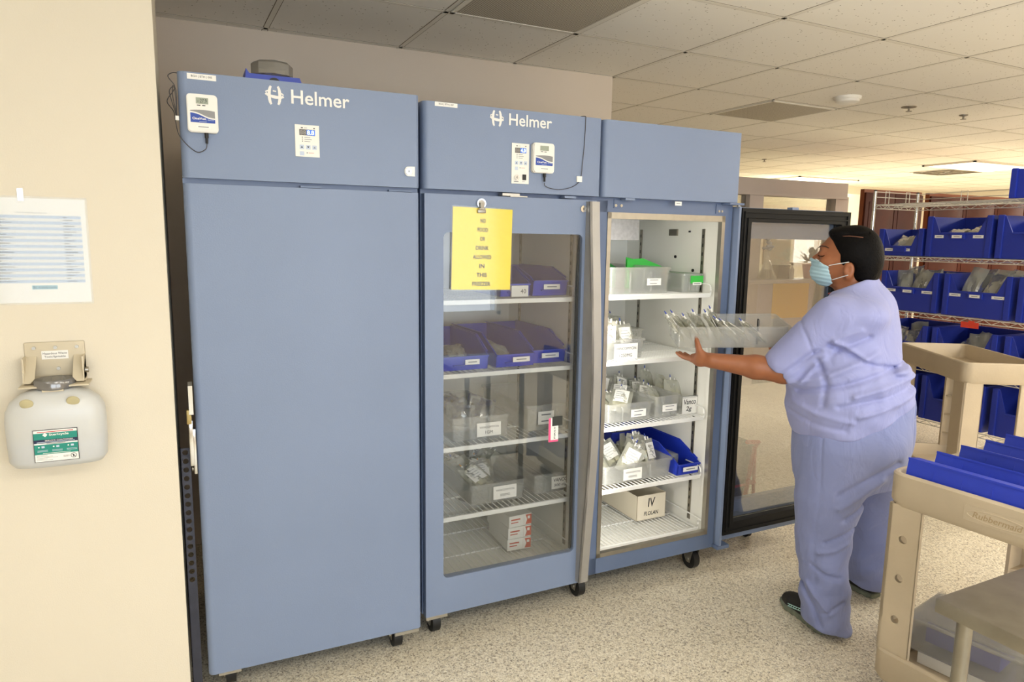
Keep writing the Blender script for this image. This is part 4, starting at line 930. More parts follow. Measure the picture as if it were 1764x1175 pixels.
# ---------------- tan utility carts ----------------
def cart_tray(b, L, W, z0, z1, t=.02, m=BEIGE, floor_z=None, r=.05):
    def ring(inset, z, rr):
        out = []
        for cx_, cy_, off in ((L-inset-rr, inset+rr, 1.5*PI), (L-inset-rr, W-inset-rr, 0), (inset+rr, W-inset-rr, PI/2), (inset+rr, inset+rr, PI)):
            for a in np.linspace(0, PI/2, 5): out.append(b.bm.verts.new((cx_+rr*math.cos(off+a), cy_+rr*math.sin(off+a), z)))
        return out
    fz_ = floor_z if floor_z is not None else z0+.03
    R = [ring(.012, z0, r-.01), ring(0, z0+.02, r), ring(0, z1-.006, r), ring(.006, z1, r-.006), ring(t-.004, z1, r-.02), ring(t, z1-.006, r-.02), ring(t+.004, fz_, r-.024)]
    fs = []; n = len(R[0])
    for A, B_ in zip(R, R[1:]):
        for k in range(n): fs.append(b.bm.faces.new((A[k], A[(k+1) % n], B_[(k+1) % n], B_[k])))
    fs.append(b.bm.faces.new(R[0][::-1])); fs.append(b.bm.faces.new(R[-1])); b._fin(fs, m)
def cart(name, label, loc, rotz, L, W, ztop, depth_top=.11, holes=True):
    t = thing(name, label, 'cart', loc, rotz)
    b = MB(); cart_tray(b, L, W, ztop-depth_top, ztop, floor_z=ztop-depth_top+.03); b.build('top_tray', t)
    b = MB(); cart_tray(b, L, W, .105, .215, floor_z=.14); lo = b.build('bottom_tray', t)
    z0, z1 = .21, ztop-depth_top+.005
    for (cx_, cy_, dx, dy) in ((.012, .012, 1, 1), (L-.012, .012, -1, 1), (.012, W-.012, 1, -1), (L-.012, W-.012, -1, -1)):
        b = MB(); wl = .105; T = .012
        # L shaped channel: one holed face in the y-z plane, one in the x-z plane
        hz = [z0+(z1-z0)*f for f in (.24, .52, .78)] if holes else []
        zs = [z0]+sum([[h-.03, h+.03] for h in hz], [])+[z1]
        hw = wl/2
        for xx in (cx_, cx_+dx*T):
            for k in range(0, len(zs), 2):
                b.poly([(xx, cy_, zs[k]), (xx, cy_+dy*wl, zs[k]), (xx, cy_+dy*wl, zs[k+1]), (xx, cy_, zs[k+1])], BEIGE)
            for h in hz: ring_plate(b, (xx, cy_+dy*hw, h), (0, 1, 0), (0, 0, 1), hw, .03, .013, BEIGE)
        b.box(min(cx_, cx_+dx*wl), max(cx_, cx_+dx*wl), min(cy_, cy_+dy*T), max(cy_, cy_+dy*T), z0, z1, BEIGE)
        b.box(min(cx_, cx_+dx*T), max(cx_, cx_+dx*T), min(cy_+dy*(wl-.004), cy_+dy*wl), max(cy_+dy*(wl-.004), cy_+dy*wl), z0, z1, BEIGE)
        for k in range(4): zz = z0+(z1-z0)*(.15+.22*k); b.prism([(cx_+dx*T, cy_+dy*T, zz), (cx_+dx*wl*.9, cy_+dy*T, zz), (cx_+dx*T, cy_+dy*wl*.9, zz)], (0, 0, .006), BEIGE)
        b.build('leg', t)
    for (x, y) in ((.07, .07), (L-.07, .07), (.07, W-.07), (L-.07, W-.07)):
        b = MB(); b.cyl((x, y, .105), (x, y, .085), .02, STEEL)
        for s_ in (-.019, .016): b.prism([(x-.02, y+s_, .09), (x+.02, y+s_, .09), (x+.012, y+s_, .04), (x-.012, y+s_, .04)], (0, .003, 0), STEEL)
        o = b.build('caster', t); MB().cyl((x, y-.014, .045), (x, y+.014, .045), .045, BLACK, 20).build('wheel', o)
    return t
CL, CW = .95, .66
c1r = math.radians(5)
def CT(x, y, z): # near cart local -> world ; local y goes away from the camera side
    X, Y = CART0; return (X+x*math.cos(c1r)-y*math.sin(c1r), Y+x*math.sin(c1r)+y*math.cos(c1r), z)
CART0 = (2.022+CW*math.sin(c1r), -.862-CW*math.cos(c1r))
c1 = cart('utility_cart', 'near tan plastic utility cart with blue bin panels in its top tray', (*CART0, 0), c1r, CL, CW, .822)
b = MB() # raised oval maker plate on the side that faces -x
def oval(xo, rr, th):
    return [(xo, .33+rr*math.cos(a), .768+rr*.20*math.sin(a)) for a in np.linspace(0, 2*PI, 29)[:-1]]
b.prism([(0, .24, .745), (0, .42, .745), (0, .42, .791), (0, .24, .791)], (-.0015, 0, 0), BEIGE)
b.tube(oval(-.0015, .082, 0), .0018, BEIGE, 6, closed=True)
me, tw, th = textmesh('Rubbermaid', .01, .2); T_ = Matrix.Translation((-.002, .33, .768))@Matrix.Rotation(-PI/2, 4, 'Z')@Matrix.Rotation(PI/2, 4, 'X')@Matrix.Diagonal((.13/tw, .018/th, 1, 1))
b.mesh(me, mat('tan_raised_letters', (170, 148, 114), .5), T_); b.build('maker_badge', c1, smooth=0)
# blue bins tipped on their sides inside the top tray
for k in range(6):
    xx = .030+.15*k
    t = thing('blue_shelf_bin', ('long blue shelf bin tipped on edge in the near cart, nearest of the row', 'long blue shelf bin tipped on edge in the near cart, second from its left edge', 'long blue shelf bin tipped on edge in the near cart, third from its left edge', 'long blue shelf bin tipped on edge in the near cart, fourth from its left edge', 'long blue shelf bin tipped on edge in the near cart, fifth from its left edge', 'long blue shelf bin tipped on edge in the near cart, farthest of the row')[k], 'storage bin')
    m_ = BBIN if k in (0, 1, 5) else BBIN2
    w_, l_, h_ = .110, .585, .055
    b = MB(); b.box(0, w_, 0, l_, 0, .003, m_).box(0, .003, 0, l_, -h_, 0, m_).box(w_-.003, w_, 0, l_, -h_, 0, m_).box(0, w_, 0, .003, -h_, 0, m_).box(0, w_, l_-.003, l_, -h_*.55, 0, m_)
    for q in range(1, 7): b.box(w_*.25, w_*.8, l_*q/7-.001, l_*q/7+.001, .003, .0042, m_)
    b.box(-.001, w_+.001, -.001, l_+.001, .0005, .0045, m_) if False else None
    b.box(0, .006, 0, l_, .003, .006, m_).box(w_-.006, w_, 0, l_, .003, .006, m_); b.build('bin_body', t, smooth=0)
    p = CT(xx, .035, .760)
    t.matrix_world = Matrix.Translation(p) @ Matrix.Rotation(c1r, 4, 'Z') @ Matrix.Rotation(-math.radians((80, 74, 76, 70, 76, 72)[k]), 4, 'Y')
# things on the lower tray
t = thing('lidded_container', 'clear plastic container with a lipped lid on the lower tray of the near cart', 'container', CT(.17, .22, .19), c1r+.12)
b = MB(); open_tray(b, .26, .40, .115, CLEAR, M=Matrix.Translation((.13, 0, 0))); b.build('container_body', t, smooth=40)
MB().box(-.004, .264, -.004, .404, .106, .118, CLEAR, .004).box(.02, .24, .02, .38, .113, .121, CLEAR, .003).build('lid', t)
MB().box(.06, .22, .14, .36, .02, .09, BBIN, .004).build('contents', t, label='blue contents')
hopper_bin(CT(.24, .10, .143), c1r+PI/2+.5, .2, .30, .10, 'blue bin beside the clear container on the lower tray of the near cart', BBIN, .5, 'small', labels=())
t = thing('folded_papers', 'white papers under the clear container on the lower tray', 'paper stack', CT(.30, .42, .142), c1r+.1); MB().box(-.13, .13, -.18, .18, 0, .045, PAPER, .002).build('stack', t)
c2 = cart('utility_cart', 'empty tan plastic utility cart standing by the wire shelving', (0, 0, 0), 0, .80, .43, .90, .12, holes=False)
v1 = Vector((4.27-3.885, .736-.067, 0)).normalized()
ang = math.atan2(v1.y, v1.x); c2.rotation_euler = (0, 0, ang)
# local y of the cart is to the left of its length; near left corner must be the origin of the far-left long side
nrm = Vector((-v1.y, v1.x, 0)); c2.location = Vector((3.885, .067, 0))-nrm*.43
# ---------------- steel table, front right ----------------
tx, ty, tz = 1.508, -1.376, .75
t = thing('steel_table', 'stainless steel table corner in front of the near cart', 'table', (tx, ty, 0), math.radians(1.5))
b = MB(); b.box(0, .46, -.62, 0, tz-.035, tz, STEELD, .005); b.build('tabletop', t)
for (x, y) in ((.045, -.045), (.415, -.045), (.045, -.57), (.415, -.57)):
    b = MB(); b.cyl((x, y, .03), (x, y, tz-.034), .0165, STEELD, 20).cyl((x, y, 0), (x, y, .04), .02, BLACK, 16); b.build('leg', t)
b = MB(); b.box(.03, .43, -.59, -.03, .20, .215, STEELD); b.build('lower_shelf', t)
# ---------------- red framed bin cart behind the open door ----------------
t = thing('waste_bin_stand', 'red metal framed stand holding dark and clear bins behind the open glass door', 'bin stand', (2.37, .30, 0), .05)
b = MB(); sw, sd_ = .27, .30
for (x, y) in ((0, 0), (sw, 0), (0, sd_), (sw, sd_)): b.tube([(x, y, .07), (x*.94+.01, y*.96+.01, .52)], .009, RED, 8)
for z in (.08, .30): b.tube([(0, 0, z), (sw, 0, z), (sw, sd_, z), (0, sd_, z)], .007, RED, 6, closed=True)
b.tube([(sw*.55, -.02, .06), (sw*.85, -.02, .50), (sw*.9, -.03, .53), (sw*.6, -.03, .54)], .012, RED, 8)
b.build('frame', t)
b = MB(); open_tray(b, sw-.02, sd_-.02, .25, mat('black_bin', (40, 42, 50), .5), M=Matrix.Translation((sw/2, .01, .075))); b.build('dark_bin', t, smooth=40)
b = MB(); open_tray(b, sw+.0, sd_-.02, .18, clearmat('grey_clear_plastic', (140, 138, 132), .4, .15, .06), M=Matrix.Translation((sw/2+.02, .01, .325))); b.build('clear_bin', t, smooth=40)
for (x, y) in ((.02, .02), (sw-.02, .02), (.02, sd_-.02), (sw-.02, sd_-.02)): MB().cyl((x-.012, y, .03), (x+.012, y, .03), .03, BLACK, 16).build('caster', t)
# ---------------- things on the cream wall ----------------
t = thing('waste_container', 'translucent white hazardous waste jug in a beige bracket on the cream wall', 'waste container', (-.355, 0, .90))
BK = mat('beige_bracket', (206, 194, 168), .5)
b = MB(); b.box(-.068, .077, -.004, 0, .225, .338, BK, .003).box(-.068, -.064, -.05, 0, .235, .30, BK).box(.073, .077, -.05, 0, .235, .30, BK)
for s_ in (-1, 1):
    xo = .0045+s_*.0725; b.prism([(xo, -.004, .30), (xo, -.052, .262), (xo, -.060, .232), (xo, -.004, .222)], (-s_*.003, 0, 0), BK)
    b.prism([(xo, -.006, .298), (xo-s_*.028, -.006, .298), (xo-s_*.028, -.058, .244), (xo-s_*.018, -.062, .232), (xo, -.062, .232)], (0, .003, 0), BK)
b.box(-.075, .090, -.085, .0, .222, .227, BK, .002); b.box(-.02, .03, -.092, -.07, .212, .226, BK)
b.build('bracket', t)
for x, z in ((-.045, .322), (.006, .322), (.058, .322), (.010, .262)): MB().cyl((x, -.003, z), (x, -.008, z), .0048, STEEL, 12).build('screw', t)
MB().cyl((.077, -.03, .258), (.086, -.03, .258), .008, STEEL, 12).build('pivot_bolt', t)
label_plate(t, -.028, .036, .289, .313, -.0045, [('Hazardous Waste', .5, .70, .90, .26), ('Toxic/Ignitable', .5, .28, .80, .28)])
def superring(cx, cy, a, bb, z, n=36, e=3.2):
    out = []
    for k in range(n):
        th_ = 2*PI*k/n; c_, s_ = math.cos(th_), math.sin(th_); out.append((cx+a*math.copysign(abs(c_)**(2/e), c_), cy+bb*math.copysign(abs(s_)**(2/e), s_), z))
    return out
b = MB(); prof = [(-.0, .085, .03), (.004, .105, .045), (.02, .117, .052), (.07, .119, .053), (.13, .120, .053), (.16, .117, .051), (.185, .105, .046), (.203, .083, .038), (.213, .062, .030), (.216, .045, .02)]
rings = [[b.bm.verts.new(p) for p in superring(.005, -.058, a, d_, z)] for z, a, d_ in prof]
fs = []
for A, B_ in zip(rings, rings[1:]):
    for k in range(36): fs.append(b.bm.faces.new((A[k], A[(k+1) % 36], B_[(k+1) % 36], B_[k])))
fs.append(b.bm.faces.new(rings[0][::-1])); fs.append(b.bm.faces.new(rings[-1])); b._fin(fs, clearmat('milky_jug_plastic', (240, 241, 238), .34, .3, .05, .05)); b.build('jug', t, smooth=60)
b = MB(); rings = [[b.bm.verts.new(p) for p in superring(.005, -.058, a-.004, d_-.004, z)] for z, a, d_ in ((.003, .09, .035), (.02, .115, .05), (.068, .117, .051))]
fs = []
for A, B_ in zip(rings, rings[1:]):
    for k in range(36): fs.append(b.bm.faces.new((A[k], A[(k+1) % 36], B_[(k+1) % 36], B_[k])))
fs.append(b.bm.faces.new(rings[0][::-1])); fs.append(b.bm.faces.new(rings[-1])); b._fin(fs, mat('blue_grey_fluid', (150, 168, 198), .3)); b.build('fluid', t, smooth=60)
for x in (-.055, .052): MB().lathe([(.016, 0), (.015, .004), (.010, .006)], mat('olive_dimple', (196, 186, 146), .6), M=Matrix.Translation((x, -.104, .186))@Matrix.Rotation(PI/2+.5, 4, 'X')).build('grip_dimple', t)
MB().lathe([(.045, .216), (.050, .220), (.050, .236), (.047, .242), (.04, .243)], clearmat('smoky_cap', (140, 140, 142), .35, .15, .12), c=(.005, -.052, 0), seg=28).build('screw_cap', t)
b = MB(); y = -.1125; x0, x1, z0, z1 = -.046, .058, .022, .112
b.box(x0, x1, y, y+.002, z0, z1, INK, .0006).box(x0+.0015, x1-.0015, y-.0004, y, z0+.0015, z1-.0015, PAPER)
def band(a, c, m): b.box(x0+.0015, x1-.0015, y-.0008, y-.0004, z0+(z1-z0)*a, z0+(z1-z0)*c, m)
band(.24, .545, TEAL); band(.59, .70, NAVY); band(.70, .90, TEAL)
b.box(x0+.01, x1-.01, y-.0007, y-.0004, z1-.007, z1-.005, mat('red_ink', 0))
put_text(b, 'Stericycle', (x0+x1)/2+.008, y-.001, z0+(z1-z0)*.835, .046, PAPER, h=.0085, bold=.02)
cxd, czd = x0+.028, z0+(z1-z0)*.845; b.prism([(cxd-.006, y-.0008, czd), (cxd, y-.0008, czd+.006), (cxd+.006, y-.0008, czd), (cxd, y-.0008, czd-.006)], (0, -.0003, 0), PAPER)
put_text(b, 'SERVICE CONTAINER', (x0+x1)/2+.008, y-.001, z0+(z1-z0)*.665, .066, PAPER, h=.0030, bold=.02); b.box(x0+.008, x1-.008, y-.001, y-.0008, z0+(z1-z0)*.612, z0+(z1-z0)*.628, LBLUE)
b.box(x0+.03, x1-.03, y-.0007, y-.0004, z0+(z1-z0)*.558, z0+(z1-z0)*.575, GINK)
for k in range(3):
    xx = x0+.018+.034*k; b.disc((xx-.006, y-.001, z0+(z1-z0)*.47), .002, (0, -1, 0), PAPER, 10); b.box(xx, xx+.007, y-.001, y-.0008, z0+(z1-z0)*.44, z0+(z1-z0)*.50, LBLUE)
    for q in range(2): b.box(xx-.010, xx+.014, y-.001, y-.0008, z0+(z1-z0)*(.36-.035*q), z0+(z1-z0)*(.372-.035*q), LBLUE)
b.box(x0+.02, x1-.02, y-.001, y-.0008, z0+(z1-z0)*.265, z0+(z1-z0)*.278, PAPER)
for q in range(5): b.box(x0+.005, x0+.03+.012*((q*7) % 3), y-.0007, y-.0004, z0+(z1-z0)*(.20-.035*q), z0+(z1-z0)*(.207-.035*q), GINK)
put_text(b, 'DO NOT', x1-.030, y-.0009, z0+(z1-z0)*.155, .014, INK, h=.0022); put_text(b, 'DISINFECT', x1-.030, y-.0009, z0+(z1-z0)*.125, .014, INK, h=.0022)
cc = Vector((x1-.013, y-.0008, z0+(z1-z0)*.14)); b.tube([cc+Vector((.0065*math.cos(a), 0, .0065*math.sin(a))) for a in np.linspace(0, 2*PI, 21)[:-1]], .0006, INK, 5, closed=True)
b.tube([cc+Vector((-.0045, 0, .0045)), cc+Vector((.0045, 0, -.0045))], .0006, INK, 5); b.box(cc.x-.0015, cc.x+.001, y-.0009, y-.0007, cc.z-.004, cc.z+.003, INK)
b.build('label', t, smooth=0)
t = thing('wall_chart', 'laminated sheet with a blue striped table stuck on the cream wall', 'notice', (-.362, 0, 1.492))
b = MB(); b.box(-.118, .110, -.0012, 0, -.143, .143, PAPER)
TX0, TX1, TZ0, TZ1 = -.118, .098, -.088, .097; n = 23
for k in range(n):
    z1_ = TZ1-(TZ1-TZ0)*k/n; z0_ = TZ1-(TZ1-TZ0)*(k+1)/n
    b.box(TX0, TX1, -.0015, -.0012, z0_, z1_, mat('table_row_blue', (196, 208, 224), .6) if k % 2 == 0 else mat('table_row_pale', (228, 230, 230), .6))
    zm = (z0_+z1_)/2
    for a, w0 in ((TX0+.004, .02+.03*((k*37) % 5)/4), (.055, .008+.022*((k*53) % 7)/6)): b.box(a, a+w0, -.0018, -.0015, zm-.0007, zm+.0007, GINK if k % 3 else INK)
put_text(b, 'CDH & NAA Hazardous list', -.018, -.0014, .104, .072, GINK, h=.0034)
b.box(-.030, .030, -.0015, -.0012, -.106, -.095, mat('pale_teal_print', (160, 196, 206), .6)); put_text(b, 'Kaleida Health', .006, -.0018, -.1005, .040, NAVY, h=.0045)
for q in (-1, 1): b.tube([(-.023+q*.004, -.0018, -.097), (-.023+q*.001, -.0018, -.1005), (-.023+q*.004, -.0018, -.104)], .0006, NAVY, 4)
b.build('chart', t, smooth=0)
MB().box(-.122, .115, -.0024, -.0019, -.148, .148, lam).build('laminate', t, smooth=0)
MB().box(-.046, -.032, -.0030, -.0024, .135, .168, clearmat('clear_tape', (245, 245, 240), .6, .1, .2)).build('tape', t, smooth=0)
# things faintly behind
# ---------------- the person (distance field surfaces) ----------------
PO = Vector((2.38, -.44, 0)); PA = math.atan2(-.787, .617)
def ell(P, c, r, R=None):
    q = P-np.array(c)
    if R is not None: q = q@R
    k0 = np.sqrt(((q/np.array(r))**2).sum(1)); k1 = np.sqrt(((q/np.array(r)**2)**2).sum(1))+1e-9
    return k0*(k0-1)/k1
def cone(P, a, b, ra, rb):
    a, b = np.array(a, float), np.array(b, float); ab = b-a; t = np.clip(((P-a)@ab)/(ab@ab), 0, 1)
    return np.linalg.norm(P-a-t[:, None]*ab, axis=1)-(ra+(rb-ra)*t)
def chain(P, pts, k=.01):
    d = None
    for (p, ra), (q, rb) in zip(pts, pts[1:]):
        e = cone(P, p, q, ra, rb); d = e if d is None else np.minimum(d, e)
    return d
def smin(a, b, k):
    h = np.clip(.5+.5*(b-a)/k, 0, 1); return b+(a-b)*h-k*h*(1-h)
def smax(a, b, k): return -smin(-a, -b, k)
def rings(P, R, ax):
    """R rows: z, s, d, forward radius, lateral radius ; ax = forward direction in (s, d)"""
    R = np.array(R); o = np.argsort(R[:, 0]); R = R[o]; z = P[:, 2]
    f = [np.interp(z, R[:, 0], R[:, k]) for k in (1, 2, 3, 4)]
    # smooth interpolation by averaging neighbours
    for dz in (.015, -.015, .03, -.03):
        for k in range(4): f[k] = f[k]+np.interp(z+dz, R[:, 0], R[:, k+1])
    f = [v/5 for v in f]
    F = np.array(ax)/np.hypot(*ax); L = np.array((F[1], -F[0]))
    x, y = P[:, 0]-f[0], P[:, 1]-f[1]; u = x*F[0]+y*F[1]; v = x*L[0]+y*L[1]
    k = (np.abs(u/f[2])**2.2+np.abs(v/f[3])**2.2)**(1/2.2)
    d = (k-1)*np.minimum(f[2], f[3])
    return np.maximum(d, np.maximum(R[0, 0]-z, z-R[-1, 0]))
def nets(fn, lo, hi, h, name, m, parent, smooth_it=1, vis=80):
    lo, hi = np.array(lo, float), np.array(hi, float); n = (np.ceil((hi-lo)/h).astype(int)+1); q = 4; nc = -(-n//q)
    gc = np.stack(np.meshgrid(*[lo[k]+(np.arange(nc[k])*q+(q-1)/2)*h for k in range(3)], indexing='ij'), -1).reshape(-1, 3)
    dc = fn(gc).reshape(nc); V = np.repeat(np.repeat(np.repeat(dc, q, 0), q, 1), q, 2)[:n[0], :n[1], :n[2]].astype(np.float32)
    act = np.abs(V) < h*q*1.9; idx = np.argwhere(act)
    for s_ in range(0, len(idx), 400000):
        I = idx[s_:s_+400000]; V[I[:, 0], I[:, 1], I[:, 2]] = fn(lo+I*h)
    ins = V < 0; c = [(i, j, k) for i in (0, 1) for j in (0, 1) for k in (0, 1)]
    S = lambda A, o: A[o[0]:A.shape[0]-1+o[0], o[1]:A.shape[1]-1+o[1], o[2]:A.shape[2]-1+o[2]]
    cnt = sum(S(ins, o).astype(np.int8) for o in c); cells = np.argwhere((cnt > 0) & (cnt < 8))
    vid = -np.ones(cnt.shape, np.int32); vid[tuple(cells.T)] = np.arange(len(cells))
    acc = np.zeros((len(cells), 3)); num = np.zeros(len(cells))
    for a in c:
        for ax in range(3):
            if a[ax]: continue
            b = list(a); b[ax] = 1
            va = V[tuple((cells+np.array(a)).T)]; vb = V[tuple((cells+np.array(b)).T)]; mk = (va < 0) != (vb < 0)
            t = np.where(mk, va/np.where(mk, va-vb, 1), 0); p = np.tile(np.array(a, float), (len(cells), 1)); p[:, ax] = t
            acc[mk] += p[mk]; num[mk] += 1
    verts = lo+(cells+acc/num[:, None])*h; faces = []
    for ax in range(3):
        A = ins; sl0 = [slice(1, -1)]*3; sl0[ax] = slice(0, -1); sl1 = [slice(1, -1)]*3; sl1[ax] = slice(1, None)
        x, y = A[tuple(sl0)], A[tuple(sl1)]; E = np.argwhere(x != y); flip = x[tuple(E.T)]
        E = E+1; E[:, ax] -= 1; o1, o2 = [(1, 2), (2, 0), (0, 1)][ax]
        def nb(d1, d2):
            e = E.copy(); e[:, o1] -= d1; e[:, o2] -= d2; return vid[tuple(e.T)]
        Q = np.stack([nb(1, 1), nb(0, 1), nb(0, 0), nb(1, 0)], 1); Q[~flip] = Q[~flip][:, ::-1]; faces.append(Q[(Q >= 0).all(1)])
    F = np.concatenate(faces)
    for _ in range(smooth_it):
        nbs = np.zeros_like(verts); ct = np.zeros(len(verts))
        for k in range(4):
            np.add.at(nbs, F[:, k], verts[F[:, (k+1) % 4]]); np.add.at(ct, F[:, k], 1); np.add.at(nbs, F[:, k], verts[F[:, k-1]]); np.add.at(ct, F[:, k], 1)
        verts = verts*.5+.5*nbs/ct[:, None]
    me = bpy.data.meshes.new(name); me.vertices.add(len(verts)); me.vertices.foreach_set('co', verts.ravel().astype(np.float32))
    me.loops.add(F.size); me.loops.foreach_set('vertex_index', F.ravel().astype(np.int32)); me.polygons.add(len(F)); me.polygons.foreach_set('loop_start', np.arange(0, F.size, 4, dtype=np.int32))
    me.update(calc_edges=True); me.validate(); me.polygons.foreach_set('use_smooth', [True]*len(me.polygons)); me.materials.append(m)
    o = bpy.data.objects.new(name, me); C.objects.link(o); o.parent = parent; return o
ps = thing('person', 'person in periwinkle scrubs and a blue face mask carrying a clear bin', 'person', PO, PA)
SKIN = mat('brown_skin', (150, 92, 58), .45, 0, .08, 30, .03, 300, sub=.06)
HAIR = mat('black_hair', (11, 9, 9), .55, 0, .2, 60, .25, 120, spec=.08)
def cloth(name, rgb):
    m = mat(name, rgb, .85, 0, .02, 6); nt = m.node_tree; b = nt.nodes['Principled BSDF']
    b.inputs['Sheen Weight'].default_value = .15
    tc = nt.nodes.new('ShaderNodeTexCoord'); mp = nt.nodes.new('ShaderNodeMapping'); mp.inputs['Scale'].default_value = (1, 1, .55)
    n = nt.nodes.new('ShaderNodeTexNoise'); n.inputs['Scale'].default_value = 9; n.inputs['Detail'].default_value = 3; n.inputs['Distortion'].default_value = 1.2
    bp = nt.nodes.new('ShaderNodeBump'); bp.inputs['Strength'].default_value = .55; bp.inputs['Distance'].default_value = .02; L = nt.links.new
    L(tc.outputs['Object'], mp.inputs[0]); L(mp.outputs[0], n.inputs['Vector']); L(n.outputs['Fac'], bp.inputs['Height']); L(bp.outputs[0], b.inputs['Normal']); return m
SCRUB = cloth('periwinkle_scrub_cloth', (156, 161, 208)); SCRUB2 = cloth('blue_scrub_trouser_cloth', (134, 143, 188))
# --- joints, in the person frame (s = picture right, d = away, z = up)
FWD = (-.84, .54)
SHL, ELL, WRL = (-.118, -.135, 1.262), (-.262, -.120, 1.040), (-.530, -.195, 1.070)
SHR, ELR, WRR = (.015, .150, 1.245), (-.10, .27, 1.05), (-.30, .17, 1.10)
HC = np.array((-.062, .045, 1.505))
def head_sdf(P):
    d = ell(P, HC, (.100, .074, .104))
    d = smin(d, ell(P, (-.118, .048, 1.475), (.052, .056, .085)), .03)      # face
    d = smin(d, ell(P, (-.120, .048, 1.425), (.045, .045, .038)), .03)     # jaw
    d = smin(d, cone(P, (-.098, .048, 1.40), (-.128, .048, 1.40), .024, .020), .02)
    d = smin(d, cone(P, (-.160, .047, 1.527), (-.156, .010, 1.522), .012, .010), .018)   # brow
    d = smin(d, cone(P, (-.170, .048, 1.505), (-.190, .048, 1.484), .007, .0115), .012)  # nose
    d = smin(d, ell(P, (-.180, .030, 1.479), (.012, .009, .008)), .008)
    d = smin(d, ell(P, (-.145, .005, 1.470), (.025, .020, .022)), .02)      # cheek
    d = smax(d, -ell(P, (-.178, .008, 1.503), (.018, .018, .010)), .012)    # eye hollow
    d = smin(d, ell(P, (-.160, .012, 1.502), (.0135, .013, .0115)), .004)      # closed lid
    # near ear
    R = np.array([[.94, .34, 0], [-.34, .94, 0], [0, 0, 1]]).T
    e = ell(P, (-.060, -.028, 1.443), (.019, .008, .029)); e = smax(e, -ell(P, (-.063, -.037, 1.446), (.011, .006, .018)), .004)
    d = smin(d, e, .006); d = smin(d, ell(P, (-.062, -.024, 1.418), (.009, .006, .010)), .005)
    return d
def hand_sdf(P, W, palm, fingers, thumb, k=.008):
    d = smin(cone(P, W, palm[0], .026, .026), cone(P, palm[0], palm[1], .027, .020), .015)
    d = smin(d, cone(P, palm[0], palm[2], .024, .018), .015)
    for f in fingers: d = smin(d, chain(P, f), k)
    return smin(d, chain(P, thumb), .010)
def body_sdf(P):
    d = head_sdf(P)
    d = smin(d, cone(P, (-.065, .045, 1.43), (-.030, .04, 1.31), .056, .062), .03)
    near = np.zeros(len(P), bool)
    # torso and legs under the clothes
    T = rings(P, [(.80, .0, .02, .14, .17), (1.0, -.03, .02, .14, .17), (1.2, -.03, .02, .10, .13), (1.31, -.02, .03, .05, .09), (1.36, -.03, .04, .05, .06)], FWD); d = smin(d, T, .03)
    for A, K, N in (((-.02, -.07, .80), (-.075, -.10, .45), (-.045, -.112, .09)), ((.05, .10, .80), (.09, .2, .45), (.125, .30, .09))):
        d = smin(d, cone(P, A, K, .12, .07), .03); d = smin(d, cone(P, K, N, .07, .045), .02)
    # arms
    for S_, E_, W_ in ((SHL, ELL, WRL), (SHR, ELR, WRR)):
        d = smin(d, cone(P, S_, E_, .036, .049), .02)
        mid = tuple(np.array(E_)*.62+np.array(W_)*.38); d = smin(d, cone(P, E_, mid, .048, .046), .015); d = smin(d, cone(P, mid, W_, .046, .030), .02)
    # left hand: palm under the bin edge, thumb up its side, fingers away beneath it
    W = np.array(WRL)
    pal = (W+(-.045, .005, .000), W+(-.075, .028, -.002), W+(-.055, .048, -.010))
    fg = []
    for k, (l, r) in enumerate(((.060, .0092), (.068, .0096), (.064, .0092), (.050, .0082))):
        b0 = W+np.array((-.083, .010, -.004))+np.array((.014, .020, -.004))*k
        b1 = b0+np.array((-.035, .014, .0035))*l/.062; b2 = b1+np.array((-.022, .014, .007))*l/.062; b3 = b2+np.array((-.013, .010, .006))*l/.062
        fg.append([(tuple(b0-(-.02, .0, 0)), r+.003), (tuple(b0), r+.0015), (tuple(b1), r), (tuple(b2), r*.93), (tuple(b3), r*.78)])
    t0 = W+(-.030, -.004, .012); th = [(tuple(t0), .019), (tuple(W+(-.048, -.006, .036)), .0145), (tuple(W+(-.056, -.004, .062)), .0115), (tuple(W+(-.066, .002, .088)), .0085)]
    d = smin(d, hand_sdf(P, W, pal, fg, th), .012)
    W = np.array(WRR); pal = (W+(-.02, -.03, .0), W+(-.03, -.06, .0), W+(-.0, -.06, -.01))
    fg = [[(tuple(W+(-.03+.018*k, -.055, 0)), .011), (tuple(W+(-.035+.018*k, -.085, .002)), .0095), (tuple(W+(-.035+.018*k, -.108, .014)), .0085)] for k in range(4)]
    d = smin(d, hand_sdf(P, W, pal, fg, [(tuple(W+(-.04, -.03, .01)), .014), (tuple(W+(-.055, -.04, .04)), .010)]), .012)
    return d
body = nets(body_sdf, (-.75, -.30, .03), (.32, .48, 1.64), .0046, 'body', SKIN, ps, 1)
